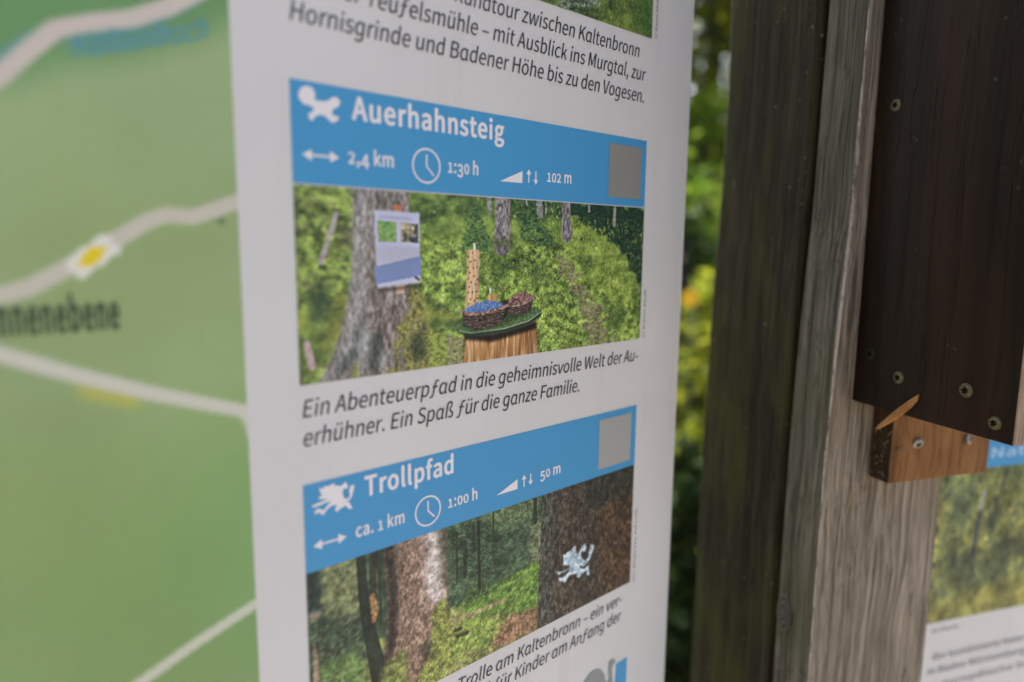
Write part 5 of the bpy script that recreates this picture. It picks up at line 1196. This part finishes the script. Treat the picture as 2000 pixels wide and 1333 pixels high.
# the picture above the text: only its lower edge shows
a, b = [(175.2, 888.3), (284.1, 888.6)]
yb = (a[1] + b[1]) / 2
p0 = Picture(24.7, yb, b[0], yb + 92, 0.45, 31)
full = np.ones((p0.H, p0.W))
n1, n2, n3 = p0.fbm(40, 30, 4), p0.fbm(12, 10, 4), p0.fbm(4, 3, 3)
p0.ramp(full, 0.4 * n1 + 0.4 * n2 + 0.2 * n3, [(44, 62, 30), (82, 104, 44), (112, 128, 52), (128, 138, 70)])
p0.dabs(full, 6000, [(100, 120, 46), (74, 98, 40), (124, 132, 58), (52, 72, 34), (140, 140, 76)], (1.2, 3.2), (0.6, 1.1), (40, 140), (0.3, 0.8), 0.65 + 0.6 * n2, 12)
p0.ramp(p0.poly([(190.5, 897.5), (233.8, 907.9), (227.1, 894.3), (206.3, 886.8), (192.9, 889.5)], 5, 5), n3, [(40, 54, 44), (84, 104, 92), (140, 150, 146)], 0.75)
p0.ramp(p0.poly([(256.8, 907.2), (283.7, 916.7), (285.6, 887.6), (265.8, 890.1)], 6, 5), n3, [(36, 66, 30), (66, 104, 44)], 0.7)
p0.ramp(p0.poly([(201.6, 891.5), (231.9, 895.4), (229.8, 887.3), (206.3, 886.8)], 4, 5), n3, [(34, 46, 28), (70, 88, 42)], 0.7)
p0.crisp = 0.6
p0.mesh('photo_print', attr, mb, 0.25)

# ================================================================== SECOND INFORMATION BOARD
NF = FF @ Matrix.Translation((0, 0.85, -0.06))
nb_ = thing('info_board', 'blurred white information sign with forest picture and grey text, right of the weathered post', 'sign', NF)
from_bm('panel', box_bm(0.1205, 0.86, 0, 1.1, -0.004, 0, 0.0006, 2), white, nb_)
for yy in (0.05, 0.98):
    from_bm('rail', box_bm(0.05, 0.88, yy, yy + 0.07, -0.135, -0.1035, 0.003), backm, nb_) if False else from_bm('rail', box_bm(0.1205, 0.88, yy, yy + 0.07, -0.04, -0.0045, 0.003), backm, nb_)
a, b = [(243.4, 445.9), (289.4, 446.6)]
p_bot, = [(313.1, 297.2)]
ybb = a[1]
nband = print_shape('header_band', [[(130, ybb), (560, ybb), (560, ybb + 62), (130, ybb + 62)]], blue, nb_, 0.2)
a, b = [(242.7, 455.2), (294.6, 455.8)]
lettering('Natur', a, (a[0] + 74, a[1]), 9.5, flat_ink('lettering_soft', (160, 184, 204)), nband, 'title', lift=0.2, bold=0.03)
p3 = Picture(130, p_bot[1], 560, ybb, 1.0, 77)
full = np.ones((p3.H, p3.W))
n1, n2 = p3.fbm(60, 70, 4), p3.fbm(16, 22, 4)
p3.ramp(full, 0.55 * n1 + 0.45 * n2, [(66, 82, 60), (104, 112, 62), (140, 138, 66), (160, 152, 80)])
p3.dabs(full, 3000, [(150, 146, 70), (92, 102, 62), (120, 124, 60), (74, 88, 66)], (2, 6), (1, 2.5), (40, 140), (0.2, 0.6), 0.7 + 0.6 * n2, 10)
p3.ramp(p3.poly([(197.0, 367.3), (239.6, 359.1), (241.2, 324.9), (198.3, 308.0), (189.6, 327.5)], 10), n2, [(52, 66, 50), (88, 98, 60)], 0.7)
p3.ramp(p3.poly([(191.0, 437.8), (225.5, 436.9), (231.9, 413.7), (220.0, 384.7), (200.0, 392.2)], 9), n2, [(66, 84, 66), (96, 110, 72)], 0.7)
p3.fill(p3.line([(241.6, 422.8), (239.2, 407.8), (237.9, 385.1)], [3, 4, 4.5], 2), (124, 132, 140), 0.6)
p3.fill(p3.line([(239.3, 402.7), (236.4, 377.6), (235.3, 357.1)], [4, 6, 6], 3), (66, 80, 72), 0.8)
p3.fill(p3.line([(267.4, 437.9), (258.7, 408.2), (254.4, 370.1)], [3, 4, 4], 3), (84, 96, 70), 0.7)
p3.fill(p3.poly([(267.1, 373.7), (290.8, 373.4), (286.7, 355.4), (277.0, 330.2), (266.9, 352.8)], 6), (70, 84, 60), 0.7)
p3.ramp(p3.poly([(178.8, 313.8), (241.2, 324.9), (314.9, 330.2), (321.2, 291.0), (181.4, 292.6)], 6), n2, [(120, 118, 52), (156, 146, 66)], 0.8)
p3.mul(full, 0.72 + 0.4 * p3.fbm(18, 18, 3))
p3.crisp = 1.0
p3.mesh('photo_print', attr, nb_, 0.25)
grey = flat_ink('text_grey', (140, 137, 139))
a, b = [(194.0, 287.1), (228.1, 286.5)]
lettering('© Karin', a, b, 4.0, grey, nb_, 'photo_credit', bold=0.02)
a, b = [(197.5, 259.3), (319.6, 256.8)]
lettering('der kombinierte Natur', a, b, 6.8, grey, nb_, 'text_line', bold=0.03)
a, b = [(193.0, 244.7), (321.9, 242.4)]
lettering('in Baden Württemberg', a, b, 6.8, grey, nb_, 'text_line', bold=0.03)
a, b = [(213.5, 229.9), (338.8, 226.2)]
lettering('europäische Sch', a, b, 6.8, grey, nb_, 'text_line', bold=0.03)

# ================================================================== WEATHERED POST
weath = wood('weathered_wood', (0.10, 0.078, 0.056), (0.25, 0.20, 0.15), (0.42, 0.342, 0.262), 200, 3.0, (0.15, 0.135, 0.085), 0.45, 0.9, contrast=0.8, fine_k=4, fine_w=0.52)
edge_w = wood('pale_edge_wood', (0.14, 0.11, 0.09), (0.46, 0.38, 0.31), (0.60, 0.51, 0.43), 160, 40, None, 0, 0.4, bump=0.9, contrast=0.9)  # paler wood along the chamfered corner of the plank
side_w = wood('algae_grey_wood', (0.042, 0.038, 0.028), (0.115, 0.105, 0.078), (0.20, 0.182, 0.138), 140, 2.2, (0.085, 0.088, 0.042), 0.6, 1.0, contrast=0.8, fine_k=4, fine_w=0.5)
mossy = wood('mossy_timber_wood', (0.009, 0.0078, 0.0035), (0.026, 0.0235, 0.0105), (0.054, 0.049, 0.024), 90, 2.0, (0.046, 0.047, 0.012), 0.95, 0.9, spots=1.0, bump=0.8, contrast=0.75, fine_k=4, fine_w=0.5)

def lean(y):
    z = y - EYE
    return float(np.interp(z, [-0.34, -0.16, -0.06, 0.02, 0.13, 0.25], [-0.0024, -0.003, 0.0003, 0.004, 0.0048, 0.0068]))

def loft(name, section, y0, y1, step, mats, slots, parent):
    """section(y) -> list of (r, o); quads between slices, per-edge material slot"""
    ys = np.arange(y0, y1 + 1e-6, step)
    v, f, mi = [], [], []
    k = None
    for y in ys:
        s = section(float(y)); k = len(s)
        v += [(r, float(y), o) for r, o in s]
    for i in range(len(ys) - 1):
        for j in range(k):
            a, b = i * k + j, i * k + (j + 1) % k
            f.append((a, b, b + k, a + k)); mi.append(slots[j])
    f.append(tuple(range(k))[::-1]); mi.append(0)
    f.append(tuple((len(ys) - 1) * k + j for j in range(k))); mi.append(0)
    o = raw_mesh(name, v, f, mats, parent)
    o.data.polygons.foreach_set('material_index', mi)
    bm = bmesh.new(); bm.from_mesh(o.data); bmesh.ops.recalc_face_normals(bm, faces=bm.faces); bm.to_mesh(o.data); bm.free()
    return o

def nz(y, s, k):
    return noise.noise(Vector((y * s, k * 7.3, 1.7)))

post = thing('wooden_post', 'weathered grey post of a plank on a mossy dark timber, between the two signs', 'post', FF)
def groove(y, z0, z1):
    # depth and half width of an open drying crack that dies out at both ends
    z = y - EYE
    q = max(0.0, min(1.0, (z - z0) / 0.04, (z1 - z) / 0.04))
    return 0.00002 + 0.004 * q, 0.00001 + (0.00045 + 0.0002 * nz(y, 40, 33)) * q
def plank(y):
    l = lean(y)
    c1 = 0.0011 + 0.0007 * nz(y, 14, 1) + 0.0004 * nz(y, 70, 2)
    c2 = 0.0018 + 0.0010 * nz(y, 9, 3) + 0.0006 * nz(y, 60, 4)
    if y > EYE + 0.07:
        c2 *= max(0.35, 1 - (y - EYE - 0.07) / 0.08)
    if y < EYE - 0.10:
        q = min(1.0, (EYE - 0.10 - y) / 0.05); c1 *= 1 - 0.6 * q; c2 *= 1 - 0.5 * q
    e = 0.0007 * nz(y, 6, 5)
    bk_ = -0.0405 + 0.0008 * nz(y, 8, 6)
    rr = 0.118 + 0.0008 * nz(y, 5, 7) + l
    gd, gw = groove(y, -0.42, 0.02)
    gr = float(np.interp(y - EYE, [-0.42, -0.304, -0.237, -0.175, -0.116, 0.02], [0.0148, 0.0146, 0.0135, 0.0160, 0.0158, 0.0165])) + 0.0006 * nz(y, 30, 31)
    return [(l + e + 0.002, bk_ - 0.0), (l + e, bk_ + 0.0025), (l + e, -0.02), (l + e * 0.6, -c1), (l + c2, 0.0), (gr - gw, 0.0), (gr, -gd), (gr + gw, 0.0), (l + 0.03, 0.0002 * nz(y, 20, 8)), (l + 0.075, 0.0002 * nz(y, 22, 9)), (rr - 0.002, 0), (rr, -0.0025), (rr, bk_)]
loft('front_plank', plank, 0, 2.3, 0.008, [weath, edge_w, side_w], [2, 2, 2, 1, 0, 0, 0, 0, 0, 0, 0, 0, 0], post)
CRK = [(-74.2, 1681.0), (-75.1, 1612.5), (-75.6, 1504.6), (-76.3, 1433.2), (-77.9, 1381.0)]
CRK_Z = [q[1] / 1000 - EYE for q in CRK][::-1]
CRK_O = [q[0] / 1000 for q in CRK][::-1]
def timber(y):
    l = lean(y) * 0.8 - 0.0005
    e1, e2 = 0.0012 * nz(y, 7, 11) + 0.0005 * nz(y, 50, 12), 0.0018 * nz(y, 6, 13) + 0.0008 * nz(y, 45, 14)
    R = 0.004
    x0, x1, z1, z0 = l + e1 + 0.0008, l + 0.116, -0.0468, -0.161 + e2
    gd, gw = groove(y, -0.12, 0.6)
    go = float(np.interp(y - EYE, CRK_Z, CRK_O)) + 0.0008 * nz(y, 25, 35)
    return [(x0 + R, z0), (x0 + R * 0.3, z0 + R * 0.3), (x0, z0 + R), (x0 + 0.0005 * nz(y, 30, 16), -0.125), (x0, go - gw), (x0 + gd, go), (x0, go + gw), (x0, -0.06), (x0, z1 - R), (x0 + R * 0.3, z1 - R * 0.3), (x0 + R, z1), (x1 - R, z1), (x1, z1 - R), (x1, z0 + R), (x1 - R, z0)]
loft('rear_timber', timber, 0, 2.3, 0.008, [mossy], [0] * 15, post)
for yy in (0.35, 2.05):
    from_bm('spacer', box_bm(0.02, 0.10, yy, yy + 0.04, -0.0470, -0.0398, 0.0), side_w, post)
# a knot low on the plank's side
kn, n_, l_, b_ = mat_new('knot_wood')
tc = n_.new('ShaderNodeTexCoord')
wv = n_.new('ShaderNodeTexWave'); wv.wave_type = 'RINGS'; wv.rings_direction = 'SPHERICAL'
wv.inputs['Scale'].default_value = 75; wv.inputs['Distortion'].default_value = 3.5; wv.inputs['Detail'].default_value = 4; wv.inputs['Detail Scale'].default_value = 60
mpg = n_.new('ShaderNodeMapping'); mpg.inputs['Scale'].default_value = (1, 0.7, 1.5)
l_.new(tc.outputs['Object'], mpg.inputs[0]); l_.new(mpg.outputs[0], wv.inputs['Vector'])
rp = n_.new('ShaderNodeValToRGB')
rp.color_ramp.elements[0].color = (0.02, 0.018, 0.013, 1); rp.color_ramp.elements[1].color = (0.10, 0.092, 0.068, 1)
l_.new(wv.outputs[0], rp.inputs[0]); l_.new(rp.outputs[0], b_.inputs['Base Color']); b_.inputs['Roughness'].default_value = 0.9
bm = bmesh.new()
bmesh.ops.create_uvsphere(bm, u_segments=28, v_segments=14, radius=1)
for v_ in bm.verts:
    q = 1 + 0.12 * noise.noise(v_.co * 2)
    v_.co = Vector((v_.co.x * 0.0011, v_.co.y * 0.0165 * q, v_.co.z * 0.0085 * q))
KO, = [(-30.8, 1206.1)]
from_bm('knot', bm, kn, post, True, (lean(KO[1] / 1000) - 0.0004, KO[1] / 1000, KO[0] / 1000))
# ================================================================== DARK STAINED BOARD
BF = frame(FF @ Vector((0.0172, EYE - 0.1125, 0.0)), od, -rd)
stain = wood('dark_stain_wood', (0.007, 0.0038, 0.0017), (0.0165, 0.0085, 0.0036), (0.032, 0.017, 0.0075), 50, 1.1, None, 0, 0.5, 0.55, 0.4, red=(0.046, 0.018, 0.007), contrast=0.6, spots=0.5, fine_k=5)
rawedge = wood('raw_edge_wood', (0.20, 0.13, 0.08), (0.36, 0.25, 0.17), (0.48, 0.36, 0.26), 90, 8, None, 0, 0.3)
bd = thing('wooden_board', 'dark brown stained board with screws, projecting from the post towards the viewer', 'board', BF)
bm = box_bm(0.0004, 0.1208, 0, 0.86, -0.0212, 0, 0.0014, 3)
bmesh.ops.recalc_face_normals(bm, faces=bm.faces)
for f_ in bm.faces:
    if f_.normal.x > 0.6:
        f_.material_index = 1
from_bm('plank', bm, [stain, rawedge], bd)

def screw_mesh(R=0.0043):
    n = 48
    rows = [(R * 1.02, -0.0003, 0), (R, 0.0003, 0), (R * 0.9, 0.0008, 0), (R * 0.60, 0.0012, 0), (R * 0.48, 0.0012, 0.11), (R * 0.46, -0.0022, 0.11), (R * 0.1, -0.0026, 0)]
    v, f = [], []
    for r, h, st_ in rows:
        for k in range(n):
            t = 2 * math.pi * k / n
            q = r * (1 + st_ / 0.42 * math.cos(6 * t)) if st_ else r
            v.append((q * math.cos(t), q * math.sin(t), h))
    for i in range(len(rows) - 1):
        for k in range(n):
            f.append((i * n + k, i * n + (k + 1) % n, (i + 1) * n + (k + 1) % n, (i + 1) * n + k))
    f.append(tuple((len(rows) - 1) * n + k for k in range(n)))
    return v, f
brass = noisy('old_brass', (0.10, 0.095, 0.045), (0.22, 0.21, 0.11), 900, 0.38, 0.85)
steel = noisy('bright_steel', (0.16, 0.15, 0.13), (0.50, 0.49, 0.46), 900, 0.35, 0.9)
dull = noisy('stained_screw', (0.012, 0.010, 0.007), (0.03, 0.026, 0.016), 900, 0.6, 0.5)
sv, sf = screw_mesh()
def screw(parent, x, y, z, mat, tilt=(0, 0, 0), s=1.0):
    o = raw_mesh('screw', sv, sf, mat, parent, False, (x, y, z))
    o.rotation_euler = tilt
    o.scale = (s, s, s)
    return o
for (u, v_), mt, s in zip([(17.6, 207.1), (39.4, 24.8), (88.8, 26.3), (108.7, 10.9), (14.0, 37.4)], (brass, brass, brass, brass, dull), (0.95, 0.95, 1.02, 0.92, 0.95)):
    screw(bd, u / 1000, v_ / 1000, 0.0002, mt, (0, 0, u), s)

# ================================================================== CLEAT BLOCK
KF = frame(FF @ Vector((0.0392, EYE - 0.1725, 0.0)), rd, od)
orange = wood('larch_block_wood', (0.11, 0.046, 0.014), (0.22, 0.094, 0.029), (0.29, 0.138, 0.05), 40, 7, None, 0, 0.35, 0.7, 0.3, contrast=0.7)
ck = thing('wooden_block', 'orange brown wooden block screwed to the post below the dark board', 'block', KF)
side_b = wood('dark_block_side', (0.03, 0.018, 0.010), (0.06, 0.035, 0.018), (0.10, 0.06, 0.03), 30, 8, None, 0, 0.5)  # darker brown for the left side of the block
bm = box_bm(0, 0.0972, 0, 0.092, 0.0004, 0.0185, 0.0009, 2)
bmesh.ops.recalc_face_normals(bm, faces=bm.faces)
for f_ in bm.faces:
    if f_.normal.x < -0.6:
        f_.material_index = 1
from_bm('block', bm, [orange, side_b], ck)
screw(ck, 0.0237, 0.0287, 0.0193, steel, (0.35, -0.25, 0.3), 0.98)
screw(ck, 0.0742, 0.0283, 0.0190, steel, (0.15, 0.45, 0.8), 0.98)

# ================================================================== SMALL THINGS
spl = [(56.8, 16.8), (56.1, 12.5), (52.0, 6.7), (45.4, 0.2), (37.4, -7.2), (29.3, -13.7), (27.1, -14.0), (29.4, -10.4), (36.4, -2.4), (41.7, 3.6), (47.3, 8.8), (52.1, 13.0)]
bm = bmesh.new()
lo_ = [bm.verts.new((x / 1000, y / 1000, 0.0002 + 0.003 * max(0, -y / 1000) / 0.02)) for x, y in spl]
hi_ = [bm.verts.new((x / 1000, y / 1000, 0.0017 + 0.003 * max(0, -y / 1000) / 0.02)) for x, y in spl]
n = len(spl)
bm.faces.new(lo_[::-1]); bm.faces.new(hi_)
for k in range(n):
    bm.faces.new((lo_[k], lo_[(k + 1) % n], hi_[(k + 1) % n], hi_[k]))
o = from_bm('wood_splinter', bm, wood('splinter_wood', (0.26, 0.12, 0.035), (0.36, 0.17, 0.055), (0.46, 0.24, 0.09), 90, 40, None, 0, 0.2))
o.matrix_world = BF
tag(o, 'thin orange splinter stuck across the lower edge of the dark board', 'splinter')
a, b = [(22.5, 1317.7), (20.0, 1300.1)]
v, f = tube([(a[0] / 1000, a[1] / 1000, 0.0012), (a[0] / 1000 * 0.55 + b[0] / 1000 * 0.45, (a[1] + b[1]) / 2000, 0.002), (b[0] / 1000, b[1] / 1000, 0.0008)], [0.0003, 0.0005, 0.0003], 6)
o = raw_mesh('straw', v, f, simple('straw_yellow', (0.42, 0.30, 0.12)), None, True)
o.matrix_world = FF
tag(o, 'short yellow straw lying against the front of the weathered post', 'straw')
rg = random.Random(9)
parts = []
for k in range(9):
    z0 = EYE - 0.1725 + rg.uniform(0.0, 0.045)
    p0 = (0.0392 - rg.uniform(0.001, 0.006), z0, 0.0006)
    p1_ = (0.0390 + rg.uniform(-0.001, 0.0), z0 + rg.uniform(-0.006, 0.014), rg.uniform(0.010, 0.0187))
    m_ = tuple((a_ + b_) / 2 + rg.uniform(-0.0025, 0.0005) for a_, b_ in zip(p0, p1_))
    parts.append(tube([p0, m_, p1_], [0.00006, 0.00008, 0.00006], 5))
for k in range(14):
    c_ = Vector((0.0388 - rg.uniform(0, 0.002), EYE - 0.1725 + rg.uniform(0.0, 0.04), rg.uniform(0.002, 0.017)))
    d_ = Vector((rg.uniform(-0.001, 0), rg.uniform(-1, 1) * 0.003, rg.uniform(-1, 1) * 0.002))
    parts.append(tube([c_ - d_, c_, c_ + d_], [0.0002, 0.0006, 0.0002], 5))
a, b, c = [(52.9, 1353.3), (62.0, 1346.9), (70.3, 1349.5)]
parts.append(tube([(0.0385, EYE - 0.1395, 0.016), (0.0455, EYE - 0.1468, 0.0196), (0.0515, EYE - 0.1440, 0.0192)], [0.0004, 0.0005, 0.0002], 6))
v, f = join(parts)
o = raw_mesh('cobweb', v, f, simple('cobweb_dust', (0.15, 0.125, 0.085), 0.9), None, True)
o.matrix_world = FF
tag(o, 'dusty cobweb with bits of litter at the dark left side of the orange block', 'cobweb')
